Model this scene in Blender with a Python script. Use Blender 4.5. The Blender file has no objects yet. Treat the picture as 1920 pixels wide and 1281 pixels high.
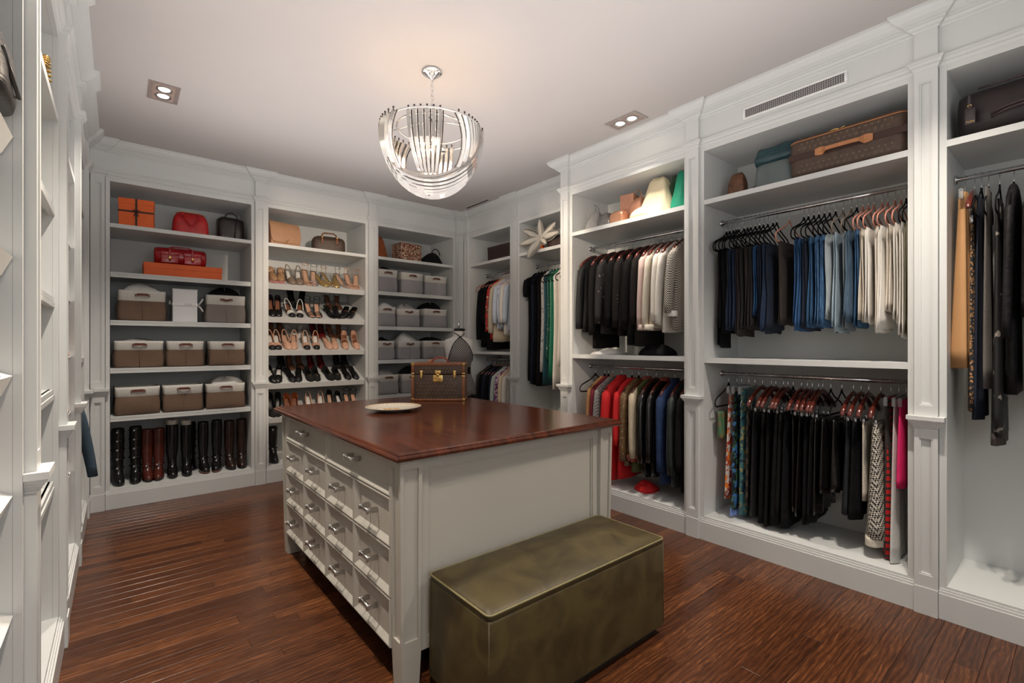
import bpy, bmesh, math, random
from mathutils import Vector, Matrix
PI = math.pi
SC = bpy.context.scene
COL = SC.collection
rnd = random.Random(7)

# ---------------------------------------------------------------- camera, world, lights, exposure
F_PX, YAW, CAM_H = 894.75, 0.6897, 1.4
cd = bpy.data.cameras.new('camera'); cam = bpy.data.objects.new('camera', cd); COL.objects.link(cam)
cam.location = (0, 0, CAM_H); cam.rotation_euler = (PI/2, 0, -YAW)
cd.sensor_width = 36; cd.lens = 36*F_PX/1920; cd.shift_y = 6.3/1920; cd.clip_start = 0.02
SC.camera = cam
w = bpy.data.worlds.new('world'); SC.world = w; w.use_nodes = True
w.node_tree.nodes['Background'].inputs[0].default_value = (0.8, 0.85, 0.9, 1)
w.node_tree.nodes['Background'].inputs[1].default_value = 0.3
SC.view_settings.view_transform = 'Standard'; SC.view_settings.look = 'None'
SC.view_settings.exposure = 1.0; SC.view_settings.gamma = 1; SC.view_settings.use_curve_mapping = False

def light(name, kind, loc, power, color, size=0.1, aim=None, **kw):
    l = bpy.data.lights.new(name, kind); l.energy = power; l.color = color
    if kind == 'AREA':
        l.shape = 'RECTANGLE'; l.size = size; l.size_y = kw.get('size_y', size)
    else:
        l.shadow_soft_size = size
    if kind == 'SPOT':
        l.spot_size = kw.get('cone', 1.6); l.spot_blend = kw.get('blend', 0.8)
    o = bpy.data.objects.new(name, l); COL.objects.link(o); o.location = loc
    if aim is not None:
        o.rotation_euler = (Vector(aim)-Vector(loc)).to_track_quat('-Z', 'Y').to_euler()
    return o
WARM = (1.0, 0.82, 0.64); SPOTC = (1.0, 0.90, 0.78); FILLC = (0.90, 0.96, 1.0)
# soft cool fill added behind the camera; no window is built there
light('rear_fill', 'AREA', (0.9, -1.45, 1.75), 11, FILLC, 2.2, (1.3, 3.0, 1.3), size_y=1.9)
# unseen upward panel in mid-air, added to bounce light off the ceiling
light('ceiling_bounce_fill', 'AREA', (1.5, 2.2, 2.25), 24, (1, .96, .935), 2.6, (1.5, 2.2, 3.1), size_y=4.6)
CEIL_SPOTS = [(0.24, 4.04), (3.02, 2.28), (0.24, 2.3), (0.24, 0.6), (2.55, 0.42)]  # last three are unseen, added to brighten the aisles and near bays
for i, (x, y) in enumerate(CEIL_SPOTS):
    for s in (-0.055, 0.055):
        light('recessed_lamp', 'SPOT', (x, y+s, 3.115), (56, 30, 56, 52, 62)[i], SPOTC, 0.03, (x, y+s, 0), cone=(1.75, 1.5, 1.75, 1.75, 1.9)[i], blend=1.0)
light('chandelier_bulb', 'POINT', (1.53, 2.65, 2.62), 75, WARM, 0.012)

# ---------------------------------------------------------------- materials
def nodes(name):
    m = bpy.data.materials.new(name); m.use_nodes = True
    nt = m.node_tree; b = nt.nodes['Principled BSDF']
    return m, nt, b
def setp(b, **k):
    for n, v in k.items():
        n = n.replace('_', ' ')
        if n in b.inputs: b.inputs[n].default_value = v
def c4(c): return (c[0], c[1], c[2], 1)
MATS = {}
def mat(name, col, rough=0.5, metal=0.0, var=0.12, scale=30, bump=0.0, bscale=200, stretch=(1, 1, 1), emit=0, coat=0, trans=0, sheen=0, spec=0.5, col2=None, ior=1.5, thr=None):
    """principled material with a little procedural colour variation and relief"""
    if name in MATS: return MATS[name]
    m, nt, b = nodes(name); N = nt.nodes; L = nt.links
    setp(b, Roughness=rough, Metallic=metal, Coat_Weight=coat, Transmission_Weight=trans, Sheen_Weight=sheen, Specular_IOR_Level=spec, IOR=ior)
    tc = N.new('ShaderNodeTexCoord'); mp = N.new('ShaderNodeMapping'); L.new(tc.outputs['Object'], mp.inputs[0])
    mp.inputs['Scale'].default_value = stretch
    nz = N.new('ShaderNodeTexNoise'); nz.inputs['Scale'].default_value = scale; nz.inputs['Detail'].default_value = 4
    L.new(mp.outputs[0], nz.inputs[0])
    cr = N.new('ShaderNodeValToRGB'); L.new(nz.outputs[0], cr.inputs[0])
    a = col; c = col2 or tuple(min(1, x*(1+var)) for x in col)
    if col2 is None: a = tuple(x*(1-var) for x in col)
    lo, hi = thr or (0.3, 0.7)
    cr.color_ramp.elements[0].position = lo; cr.color_ramp.elements[1].position = hi
    cr.color_ramp.elements[0].color = c4(a); cr.color_ramp.elements[1].color = c4(c)
    L.new(cr.outputs[0], b.inputs['Base Color'])
    if bump:
        n2 = N.new('ShaderNodeTexNoise'); n2.inputs['Scale'].default_value = bscale; n2.inputs['Detail'].default_value = 3
        L.new(mp.outputs[0], n2.inputs[0])
        bp = N.new('ShaderNodeBump'); bp.inputs['Strength'].default_value = bump; bp.inputs['Distance'].default_value = 0.004
        L.new(n2.outputs[0], bp.inputs['Height']); L.new(bp.outputs[0], b.inputs['Normal'])
    if emit: 
        b.inputs['Emission Color'].default_value = c4(col); b.inputs['Emission Strength'].default_value = emit
    MATS[name] = m
    return m
def pattern(name, kind, c1, c2, scale, rough=0.75, c3=None, thr=0.5, rot=0):
    """two or three colour woven / printed cloth"""
    if name in MATS: return MATS[name]
    m, nt, b = nodes(name); N = nt.nodes; L = nt.links; b.inputs['Roughness'].default_value = rough
    tc = N.new('ShaderNodeTexCoord'); mp = N.new('ShaderNodeMapping'); L.new(tc.outputs['Object'], mp.inputs[0])
    mp.inputs['Rotation'].default_value = (rot, rot, 0)
    mix = N.new('ShaderNodeMix'); mix.data_type = 'RGBA'
    mix.inputs[6].default_value = c4(c1); mix.inputs[7].default_value = c4(c2)
    if kind == 'check':
        t = N.new('ShaderNodeTexChecker'); t.inputs['Scale'].default_value = scale; L.new(mp.outputs[0], t.inputs[0]); fac = t.outputs['Fac']
    elif kind == 'spots':
        t = N.new('ShaderNodeTexVoronoi'); t.inputs['Scale'].default_value = scale; L.new(mp.outputs[0], t.inputs[0])
        q = N.new('ShaderNodeMath'); q.operation = 'LESS_THAN'; q.inputs[1].default_value = thr; L.new(t.outputs['Distance'], q.inputs[0]); fac = q.outputs[0]
    elif kind == 'rings':
        t = N.new('ShaderNodeTexVoronoi'); t.inputs['Scale'].default_value = scale; L.new(mp.outputs[0], t.inputs[0])
        q = N.new('ShaderNodeMath'); q.operation = 'COMPARE'; q.inputs[1].default_value = thr; q.inputs[2].default_value = .1; L.new(t.outputs['Distance'], q.inputs[0]); fac = q.outputs[0]
    elif kind == 'stripes':
        t = N.new('ShaderNodeTexWave'); t.inputs['Scale'].default_value = scale; t.inputs['Distortion'].default_value = 0.4; L.new(mp.outputs[0], t.inputs[0])
        q = N.new('ShaderNodeMath'); q.operation = 'GREATER_THAN'; q.inputs[1].default_value = thr; L.new(t.outputs['Fac'], q.inputs[0]); fac = q.outputs[0]
    elif kind == 'blotch':
        t = N.new('ShaderNodeTexNoise'); t.inputs['Scale'].default_value = scale; t.inputs['Detail'].default_value = 2; L.new(mp.outputs[0], t.inputs[0])
        q = N.new('ShaderNodeMath'); q.operation = 'GREATER_THAN'; q.inputs[1].default_value = thr; L.new(t.outputs[0], q.inputs[0]); fac = q.outputs[0]
    elif kind == 'grid':      # open lattice lines
        sx = N.new('ShaderNodeSeparateXYZ'); L.new(mp.outputs[0], sx.inputs[0]); outs = []
        for sgn in (1, -1):
            a = N.new('ShaderNodeMath'); a.operation = 'MULTIPLY_ADD'; a.inputs[1].default_value = sgn
            L.new(sx.outputs['X'], a.inputs[0]); L.new(sx.outputs['Z'], a.inputs[2])
            s = N.new('ShaderNodeMath'); s.operation = 'MULTIPLY'; s.inputs[1].default_value = scale; L.new(a.outputs[0], s.inputs[0])
            f = N.new('ShaderNodeMath'); f.operation = 'FRACT'; L.new(s.outputs[0], f.inputs[0])
            g = N.new('ShaderNodeMath'); g.operation = 'GREATER_THAN'; g.inputs[1].default_value = thr; L.new(f.outputs[0], g.inputs[0]); outs.append(g)
        q = N.new('ShaderNodeMath'); q.operation = 'MULTIPLY'; L.new(outs[0].outputs[0], q.inputs[0]); L.new(outs[1].outputs[0], q.inputs[1]); fac = q.outputs[0]
    elif kind == 'tartan':
        sx = N.new('ShaderNodeSeparateXYZ'); L.new(mp.outputs[0], sx.inputs[0]); outs = []
        xy = N.new('ShaderNodeMath'); xy.operation = 'ADD'; L.new(sx.outputs['X'], xy.inputs[0]); L.new(sx.outputs['Y'], xy.inputs[1])
        for src_ in (xy.outputs[0], sx.outputs['Z']):
            s = N.new('ShaderNodeMath'); s.operation = 'MULTIPLY'; s.inputs[1].default_value = scale; L.new(src_, s.inputs[0])
            f = N.new('ShaderNodeMath'); f.operation = 'FRACT'; L.new(s.outputs[0], f.inputs[0])
            g = N.new('ShaderNodeMath'); g.operation = 'GREATER_THAN'; g.inputs[1].default_value = thr; L.new(f.outputs[0], g.inputs[0]); outs.append(g)
        q = N.new('ShaderNodeMath'); q.operation = 'MULTIPLY'; L.new(outs[0].outputs[0], q.inputs[0]); L.new(outs[1].outputs[0], q.inputs[1]); fac = q.outputs[0]
    L.new(fac, mix.inputs[0]); out = mix.outputs[2]
    if c3:
        n2 = N.new('ShaderNodeTexNoise'); n2.inputs['Scale'].default_value = scale*.8; L.new(mp.outputs[0], n2.inputs[0])
        g2 = N.new('ShaderNodeMath'); g2.operation = 'GREATER_THAN'; g2.inputs[1].default_value = 0.58; L.new(n2.outputs[0], g2.inputs[0])
        m2 = N.new('ShaderNodeMix'); m2.data_type = 'RGBA'; m2.inputs[7].default_value = c4(c3); L.new(out, m2.inputs[6]); L.new(g2.outputs[0], m2.inputs[0]); out = m2.outputs[2]
    L.new(out, b.inputs['Base Color'])
    MATS[name] = m
    return m

PAINT = mat('grey_white_paint', (.66, .672, .662), .40, var=.015, scale=3, bump=.02, bscale=900)
ISLP = mat('island_paint', (.45, .425, .375), .40, var=.015, scale=3)
CEIL = mat('ceiling_paint', (.55, .515, .505), .9, var=.02, scale=1.2)
CHROME = mat('chrome', (.75, .75, .76), .12, 1, var=.02)
NICKEL = mat('brushed_nickel', (.50, .475, .45), .28, 1, var=.05, scale=80)
GOLD = mat('gold_metal', (.75, .50, .18), .25, 1, var=.05)
STEEL = mat('satin_steel', (.6, .6, .61), .3, 1, var=.03)
BLACKV = mat('black_velvet', (.006, .006, .007), .95, var=.2, sheen=.0, spec=.15)
ROSEV = mat('rose_velvet', (.62, .27, .20), .85, var=.1)
TAUPEV = mat('taupe_velvet', (.22, .17, .13), .9, var=.1)
MAHOG = mat('mahogany_hanger', (.09, .016, .010), .18, var=.3, scale=12, stretch=(1, 6, 6), coat=.5)

def floor_material():
    m, nt, b = nodes('stained_oak_plank'); N = nt.nodes; L = nt.links
    tc = N.new('ShaderNodeTexCoord'); oi = N.new('ShaderNodeObjectInfo')
    off = N.new('ShaderNodeVectorMath'); off.operation = 'ADD'
    sc = N.new('ShaderNodeVectorMath'); sc.operation = 'SCALE'; sc.inputs['Scale'].default_value = 37
    cx = N.new('ShaderNodeCombineXYZ'); L.new(oi.outputs['Random'], cx.inputs[0]); L.new(oi.outputs['Random'], cx.inputs[1])
    L.new(cx.outputs[0], sc.inputs[0]); L.new(tc.outputs['Object'], off.inputs[0]); L.new(sc.outputs[0], off.inputs[1])
    mp = N.new('ShaderNodeMapping'); mp.inputs['Scale'].default_value = (1.6, 17, 1); L.new(off.outputs[0], mp.inputs[0])
    n1 = N.new('ShaderNodeTexNoise'); n1.inputs['Scale'].default_value = 5; n1.inputs['Detail'].default_value = 7; n1.inputs['Roughness'].default_value = .65; n1.inputs['Distortion'].default_value = 1.4
    L.new(mp.outputs[0], n1.inputs[0])
    wv = N.new('ShaderNodeTexWave'); wv.wave_type = 'BANDS'; wv.bands_direction = 'Y'; wv.inputs['Scale'].default_value = 1.1; wv.inputs['Distortion'].default_value = 9; wv.inputs['Detail'].default_value = 3; wv.inputs['Detail Scale'].default_value = 1.5
    mp2 = N.new('ShaderNodeMapping'); mp2.inputs['Scale'].default_value = (2.2, 13, 1); L.new(off.outputs[0], mp2.inputs[0]); L.new(mp2.outputs[0], wv.inputs[0])
    mx = N.new('ShaderNodeMath'); mx.operation = 'MULTIPLY_ADD'; mx.inputs[1].default_value = .20
    L.new(wv.outputs['Fac'], mx.inputs[0]); L.new(n1.outputs[0], mx.inputs[2])
    ad = N.new('ShaderNodeMath'); ad.operation = 'MULTIPLY_ADD'; ad.inputs[1].default_value = .24; L.new(oi.outputs['Random'], ad.inputs[0]); L.new(mx.outputs[0], ad.inputs[2])
    cr = N.new('ShaderNodeValToRGB'); L.new(ad.outputs[0], cr.inputs[0])
    e = cr.color_ramp.elements; e[0].position = .36; e[0].color = (.017, .0060, .0028, 1); e[1].position = 1.05; e[1].color = (.21, .076, .026, 1)
    k = e.new(.62); k.color = (.058, .0180, .0068, 1); k = e.new(.84); k.color = (.106, .035, .0122, 1)
    L.new(cr.outputs[0], b.inputs['Base Color'])
    b.inputs['Roughness'].default_value = .30; b.inputs['Coat Weight'].default_value = .12; b.inputs['Coat Roughness'].default_value = .2; b.inputs['Specular IOR Level'].default_value = .38
    bp = N.new('ShaderNodeBump'); bp.inputs['Strength'].default_value = .12; bp.inputs['Distance'].default_value = .001
    L.new(mx.outputs[0], bp.inputs['Height']); L.new(bp.outputs[0], b.inputs['Normal'])
    return m
def top_material():
    m, nt, b = nodes('polished_mahogany'); N = nt.nodes; L = nt.links
    tc = N.new('ShaderNodeTexCoord'); mp = N.new('ShaderNodeMapping'); mp.inputs['Scale'].default_value = (9, 1.1, 1); L.new(tc.outputs['Object'], mp.inputs[0])
    n1 = N.new('ShaderNodeTexNoise'); n1.inputs['Scale'].default_value = 3; n1.inputs['Detail'].default_value = 8; n1.inputs['Distortion'].default_value = .8; L.new(mp.outputs[0], n1.inputs[0])
    cr = N.new('ShaderNodeValToRGB'); L.new(n1.outputs[0], cr.inputs[0]); e = cr.color_ramp.elements
    e[0].position = .3; e[0].color = (.036, .0080, .0035, 1); e[1].position = .75; e[1].color = (.115, .026, .0085, 1)
    L.new(cr.outputs[0], b.inputs['Base Color']); b.inputs['Roughness'].default_value = .20; b.inputs['Coat Weight'].default_value = .15; b.inputs['Specular IOR Level'].default_value = .5; b.inputs['Coat Roughness'].default_value = .16
    return m
FLOORM = floor_material(); TOPM = top_material()

# ---------------------------------------------------------------- mesh helpers
class MB:
    def __init__(s): s.v = []; s.f = []; s.sm = []
    def add(s, vs, fs, smooth=False, M=None):
        o = len(s.v)
        if M is not None: vs = [tuple(M @ Vector(p)) for p in vs]
        s.v += [tuple(p) for p in vs]; s.f += [tuple(i+o for i in f) for f in fs]; s.sm += [smooth]*len(fs)
        return s
    def box(s, x0, x1, y0, y1, z0, z1, M=None):
        x0, x1 = sorted((x0, x1)); y0, y1 = sorted((y0, y1)); z0, z1 = sorted((z0, z1))
        v = [(x0, y0, z0), (x1, y0, z0), (x1, y1, z0), (x0, y1, z0), (x0, y0, z1), (x1, y0, z1), (x1, y1, z1), (x0, y1, z1)]
        f = [(0, 3, 2, 1), (4, 5, 6, 7), (0, 1, 5, 4), (1, 2, 6, 5), (2, 3, 7, 6), (3, 0, 4, 7)]
        return s.add(v, f, False, M)
    def rbox(s, x0, x1, y0, y1, z0, z1, r=.005, seg=2, M=None, smooth=True):
        x0, x1 = sorted((x0, x1)); y0, y1 = sorted((y0, y1)); z0, z1 = sorted((z0, z1))
        r = min(r, (x1-x0)*.49, (y1-y0)*.49, (z1-z0)*.49)
        bm = bmesh.new(); bmesh.ops.create_cube(bm, size=1)
        for v in bm.verts: v.co = Vector((x0+(v.co.x+.5)*(x1-x0), y0+(v.co.y+.5)*(y1-y0), z0+(v.co.z+.5)*(z1-z0)))
        bmesh.ops.bevel(bm, geom=bm.edges[:], offset=r, segments=seg, affect='EDGES', profile=.5)
        bm.verts.ensure_lookup_table(); bm.verts.index_update()
        s.add([tuple(v.co) for v in bm.verts], [tuple(v.index for v in f.verts) for f in bm.faces], smooth, M); bm.free()
        return s
    def loft(s, secs, cap0=True, cap1=True, smooth=True, closed=True, M=None):
        n = len(secs[0]); vs = [p for c in secs for p in c]; fs = []
        for i in range(len(secs)-1):
            for j in range(n if closed else n-1):
                k = (j+1) % n
                fs.append((i*n+j, i*n+k, (i+1)*n+k, (i+1)*n+j))
        if closed and cap0: fs.append(tuple(reversed(range(n))))
        if closed and cap1: fs.append(tuple((len(secs)-1)*n+j for j in range(n)))
        return s.add(vs, fs, smooth, M)
    def tube(s, pts, r, n=6, closed=False, M=None, flat=1.0, smooth=True):
        """round (or flattened) rod along a path"""
        P = [Vector(p) for p in pts]; secs = []
        rr = r if hasattr(r, '__len__') else [r]*len(P)
        ref = Vector((0, 0, 1)); m = len(P)
        for i, p in enumerate(P):
            if closed: t = P[(i+1) % m]-P[(i-1) % m]
            else: t = P[min(i+1, m-1)]-P[max(i-1, 0)]
            if t.length < 1e-9: t = Vector((0, 0, 1))
            t.normalize()
            if i == 0:
                if abs(t.dot(ref)) > .9: ref = Vector((1, 0, 0)) if abs(t.x) < .9 else Vector((0, 1, 0))
                u = (ref-t*ref.dot(t)).normalized()
            else: 
                u = u-t*u.dot(t)
                u = u.normalized() if u.length > 1e-6 else Vector((1, 0, 0))
            w_ = t.cross(u)
            secs.append([tuple(p+u*math.cos(a)*rr[i]+w_*math.sin(a)*rr[i]*flat) for a in [2*PI*k/n for k in range(n)]])
        if closed:
            k = len(secs); vs = [q for c in secs for q in c]; fs = []
            for i in range(k):
                for j in range(n): fs.append((i*n+j, i*n+(j+1) % n, ((i+1) % k)*n+(j+1) % n, ((i+1) % k)*n+j))
            return s.add(vs, fs, smooth, M)
        return s.loft(secs, smooth=smooth, M=M)
    def lathe(s, prof, n=24, c=(0, 0, 0), M=None, smooth=True):
        secs = [[(c[0]+r*math.cos(2*PI*k/n), c[1]+r*math.sin(2*PI*k/n), c[2]+z) for k in range(n)] for r, z in prof]
        return s.loft(secs, cap0=prof[0][0] > 1e-5, cap1=prof[-1][0] > 1e-5, smooth=smooth, M=M)
    def prism(s, poly, y0, y1, axis='y', M=None, smooth=False):
        """polygon (a,b) extruded; axis y: (a,y,b); axis z: (a,b,z); axis x: (x,a,b)"""
        def P(a, b, t): return {'y': (a, t, b), 'z': (a, b, t), 'x': (t, a, b)}[axis]
        n = len(poly); vs = [P(a, b, y0) for a, b in poly]+[P(a, b, y1) for a, b in poly]
        fs = [tuple(range(n)), tuple(reversed(range(n, 2*n)))]+[(i, i+n, (i+1) % n+n, (i+1) % n) for i in range(n)]
        return s.add(vs, fs, smooth, M)
    def sph(s, c, r, n=10, m=7, M=None, sc=(1, 1, 1)):
        prof = [(r*math.sin(PI*i/m)*1.0, -r*math.cos(PI*i/m)) for i in range(m+1)]
        secs = [[(c[0]+max(q, 1e-5)*math.cos(2*PI*k/n)*sc[0], c[1]+max(q, 1e-5)*math.sin(2*PI*k/n)*sc[1], c[2]+z*sc[2]) for k in range(n)] for q, z in prof]
        return s.loft(secs, M=M)
    def mesh(s, name, mt):
        me = bpy.data.meshes.new(name); me.from_pydata(s.v, [], s.f)
        me.polygons.foreach_set('use_smooth', s.sm)
        bm = bmesh.new(); bm.from_mesh(me); bmesh.ops.recalc_face_normals(bm, faces=bm.faces[:]); bm.to_mesh(me); bm.free()
        if mt is not None: me.materials.append(mt)
        return me
    def build(s, name, mt, parent=None, loc=None, rz=0.0):
        if not s.v: return None
        o = bpy.data.objects.new(name, s.mesh(name, mt)); COL.objects.link(o)
        if parent is not None: o.parent = parent
        if loc is not None: o.location = loc
        if rz: o.rotation_euler = (0, 0, rz)
        return o
    def world(s, name, mt, parent):
        """vertices given in world space; parent sits unrotated somewhere"""
        L_ = parent.location
        s.v = [(p[0]-L_.x, p[1]-L_.y, p[2]-L_.z) for p in s.v]
        return s.build(name, mt, parent)
def tag(o, label=None, cat=None, group=None, kind=None):
    if label: o['label'] = label
    if cat: o['category'] = cat
    if group: o['group'] = group
    if kind: o['kind'] = kind
    return o
def thing(name, label, cat, loc=(0, 0, 0), rz=0.0, group=None):
    o = bpy.data.objects.new(name, None); COL.objects.link(o); o.empty_display_size = .05
    o.location = loc; o.rotation_euler = (0, 0, rz)
    return tag(o, label, cat, group)
def like(src, parent=None, **k):
    """copy an object with its children"""
    c = src.copy(); COL.objects.link(c)
    if parent is not None: c.parent = parent
    for ch in list(src.children): like(ch, c)
    return c
def sharp(o, ang=35):
    """auto-smooth style shading by edge angle"""
    me = o.data; bm = bmesh.new(); bm.from_mesh(me)
    for e in bm.edges:
        e.smooth = not (len(e.link_faces) == 2 and e.calc_face_angle(0) > math.radians(ang))
    bm.to_mesh(me); bm.free(); return o
RT, LT = -PI/2, PI/2      # facing the room from the right wall, from the left wall
ORD = ['first', 'second', 'third', 'fourth', 'fifth', 'sixth', 'seventh', 'eighth', 'ninth', 'tenth', 'eleventh', 'twelfth', 'thirteenth', 'fourteenth', 'fifteenth', 'sixteenth', 'seventeenth', 'eighteenth', 'nineteenth', 'twentieth'] + ['twenty-'+x for x in ('first', 'second', 'third', 'fourth', 'fifth', 'sixth', 'seventh', 'eighth', 'ninth')] + ['thirtieth', 'thirty-first', 'thirty-second', 'thirty-third', 'thirty-fourth', 'thirty-fifth', 'thirty-sixth']

FONT = {}
def text_mesh(txt, size, depth, name, mt, parent, loc, rot, align='CENTER'):
    cu = bpy.data.curves.new(name, 'FONT'); cu.body = txt; cu.size = size; cu.extrude = depth; cu.align_x = align; cu.align_y = 'CENTER'
    t = bpy.data.objects.new(name+'_src', cu); COL.objects.link(t)
    dg = bpy.context.evaluated_depsgraph_get(); dg.update()
    me = bpy.data.meshes.new_from_object(t.evaluated_get(dg)); me.name = name
    bpy.data.objects.remove(t); bpy.data.curves.remove(cu)
    me.materials.clear(); me.materials.append(mt)
    o = bpy.data.objects.new(name, me); COL.objects.link(o); o.parent = parent; o.location = loc; o.rotation_euler = rot
    return o

# ---------------------------------------------------------------- room shell
XL, XR, YB, XR2 = -.21, 3.257, 5.314, 3.557      # cabinet face planes
PX = .026                                         # how far pilasters stand proud
HC, HT, HS = 3.13, 2.797, 2.441
DB, DR, DL = .60, .53, .57                         # interior depths
floor = bpy.data.objects.new('floor', MB().box(-.90, 4.25, -1.6, 6.0, -.06, -.0225).mesh('floor', mat('subfloor', (.02, .008, .005), .8))); COL.objects.link(floor); tag(floor, kind='structure')
PW = .0835
pm = {}
y = -.95; row = 0; cnt = 0
while y < YB-.0:
    x = -.25-rnd.random()*.9
    x1max = 3.6 if y > 3.2 else 3.3
    while x < x1max:
        l = rnd.uniform(.9, 1.6); a, b_ = max(x, -.25), min(x+l, x1max)
        if b_-a > .02:
            mb = MB(); L2, W2 = (b_-a)/2-.0004, PW/2-.0005; c = .0011
            v = [(-L2, -W2, -.0225), (L2, -W2, -.0225), (L2, W2, -.0225), (-L2, W2, -.0225), (-L2, -W2, -c), (L2, -W2, -c), (L2, W2, -c), (-L2, W2, -c), (-L2+c, -W2+c, 0), (L2-c, -W2+c, 0), (L2-c, W2-c, 0), (-L2+c, W2-c, 0)]
            fcs = [(0, 1, 5, 4), (1, 2, 6, 5), (2, 3, 7, 6), (3, 0, 4, 7), (4, 5, 9, 8), (5, 6, 10, 9), (6, 7, 11, 10), (7, 4, 8, 11), (8, 9, 10, 11)]
            mb.add(v, fcs); mb.build('plank', FLOORM, floor, ((a+b_)/2, y+PW/2, 0)); cnt += 1
        x += l
    y += PW
ceil = MB().box(-.90, 4.25, -1.6, 6.0, HC, HC+.1).build('ceiling', CEIL); tag(ceil, kind='structure')
tag(MB().box(-.90, -.80, -1.6, 6.0, 0, HC).build('wall_left', PAINT), kind='structure')
tag(MB().box(4.15, 4.25, -1.6, 6.0, 0, HC).build('wall_right', PAINT), kind='structure')
tag(MB().box(-.80, 4.15, 5.93, 6.0, 0, HC).build('wall_back', PAINT), kind='structure')
tag(MB().box(-.80, 4.15, -1.6, -1.52, 0, HC).build('wall_front', PAINT), kind='structure')

class Wall:
    """u along the wall, d depth behind the cabinet face, z up"""
    def __init__(s, name): s.n = name
    def X(s, u, d, z, face=None):
        if s.n == 'B': return (u, YB+d, z)
        if s.n == 'R': return ((XR if face is None else face)+d, u, z)
        if s.n == 'L': return (XL-d, u, z)
    def box(s, mb, u0, u1, d0, d1, z0, z1, face=None):
        a = s.X(u0, d0, z0, face); b = s.X(u1, d1, z1, face); return mb.box(a[0], b[0], a[1], b[1], a[2], b[2])

def edge_profile(mb, W, u0, u1, z, face, kind):
    """shelf with its front edge: flush board, stepped lip, or slanted shoe board"""
    D = {'B': DB, 'R': DR, 'L': DL}[W.n] if face != XR2 else .53
    if kind == 'flush':
        W.box(mb, u0, u1, 0.001, D-.012, z-.034, z, face)
    elif kind == 'lip':
        W.box(mb, u0+.002, u1-.002, .026, D-.012, z-.024, z, face)
        W.box(mb, u0+.002, u1-.002, .016, .034, z-.017, z, face)
        W.box(mb, u0+.002, u1-.002, .020, .034, z-.024, z-.017, face)
        W.box(mb, u0+.002, u1-.002, .012, .034, z-.044, z-.024, face)
    elif kind == 'slant':
        t = math.radians(24); pts = []
        # (d,z) section: the board rises towards the back, the front edge tips forward
        n = [(0.018, 0), (0.018+.022, -.055), (.018+.022+(D-.06), -.055+(D-.06)*math.tan(t)), (.018+(D-.04), (D-.04)*math.tan(t))]
        poly = [(a_, z+b_) for a_, b_ in n]
        vs = []
        for u in (u0+.003, u1-.003):
            vs += [W.X(u, a_, b_, face) for a_, b_ in poly]
        mb.add(vs, [(0, 1, 2, 3), (7, 6, 5, 4)]+[(i, i+4, (i+1) % 4+4, (i+1) % 4) for i in range(4)])
    return mb
BAYS = {}
def bay(key, wn, u0, u1, shelves, label, rods=(), face=None, floorz=.165, blind_from=None):
    W = Wall(wn); D = {'B': DB, 'R': DR, 'L': DL}[wn] if face != XR2 else .53
    t = thing('wardrobe_bay', label, 'wardrobe', W.X((u0+u1)/2, D/2, 0, face), 0, 'painted wardrobe bays')
    def part(name, *bx):
        mb = MB()
        for b in bx: W.box(mb, *b, face)
        return mb.world(name, PAINT, t)
    part('back_panel', (u0, u1, D-.012, D, floorz-.02, HT))
    part('side_panel', (u0-.018, u0, .02, D, 0, HT+.02)); part('side_panel', (u1, u1+.018, .02, D, 0, HT+.02))
    part('top_panel', (u0, u1, .02, D-.0005, HT, HT+.02)); part('bottom_panel', (u0, u1, 0.001, D-.012, floorz-.02, floorz))
    part('stile', (u0-.029, u0, 0, .0195, .1, HT+.031)); part('stile', (u1, u1+.029, 0, .0195, .1, HT+.031))
    part('top_rail', (u0+.0005, u1-.0005, 0, .0195, HT, HT+.031))
    # base board with a small moulded top
    part('base_board', (u0-.029, u1+.029, -.018, 0, 0, .128), (u0-.029, u1+.029, -.012, 0, .128, .141), (u0-.029, u1+.029, -.006, 0, .141, .152))
    for z, k in shelves:
        mb = edge_profile(MB(), W, u0, u1, z, face, k); mb.world('shelf', PAINT, t)
    rd = .25
    for z, dd in rods:
        p0, p1 = W.X(u0+.001, dd, z, face), W.X(u1-.001, dd, z, face)
        mb = MB().tube([p0, p1], .0125, 14); r = mb.world('closet_rod', CHROME, t)
        for u, s_ in ((u0, 1), (u1, -1)):
            q0, q1 = W.X(u+s_*.001, dd, z, face), W.X(u+s_*.012, dd, z, face); MB().tube([q0, q1], .024, 14).world('rod_socket', CHROME, t)
    BAYS[key] = t
    return t
SL = [(HS, 'flush')]
lips = [(2.027, 'lip'), (1.613, 'lip'), (1.199, 'lip'), (.784, 'lip')]
bay('L1', 'B', -.056, 1.021, SL+lips, 'leftmost back wall shelf bay holding orange boxes, brown baskets and tall boots')
bay('L2', 'B', 1.176, 2.196, SL+[(z, 'slant') for z in (2.03, 1.686, 1.345, .999, .650)], 'middle back wall bay of slanted shelves full of shoes')
bay('L3', 'B', 2.351, 3.384, SL+[(2.035, 'lip'), (1.621, 'lip'), (1.222, 'lip'), (.805, 'lip')], 'right back wall shelf bay filled with grey and white baskets')
bay('R1', 'R', 4.349, 5.17, [(2.45, 'flush'), (1.316, 'flush')], 'recessed double hanging bay in the far corner behind the dress form', [(2.322, .265), (1.212, .265)], XR2)
bay('R2', 'R', 3.31, 4.177, [(2.45, 'flush')], 'recessed long hanging bay under the cream fascinator hat', [(2.322, .265)], XR2)
bay('R3', 'R', 1.929, 3.07, [(2.445, 'flush'), (1.311, 'flush')], 'double hanging bay of blazers above and red and navy coats below', [(2.322, .255), (1.197, .255)])
bay('R4', 'R', .622, 1.773, [(2.444, 'flush'), (1.304, 'flush')], 'double hanging bay of jeans above and black skirts below', [(2.312, .25), (1.186, .25)])
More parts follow.
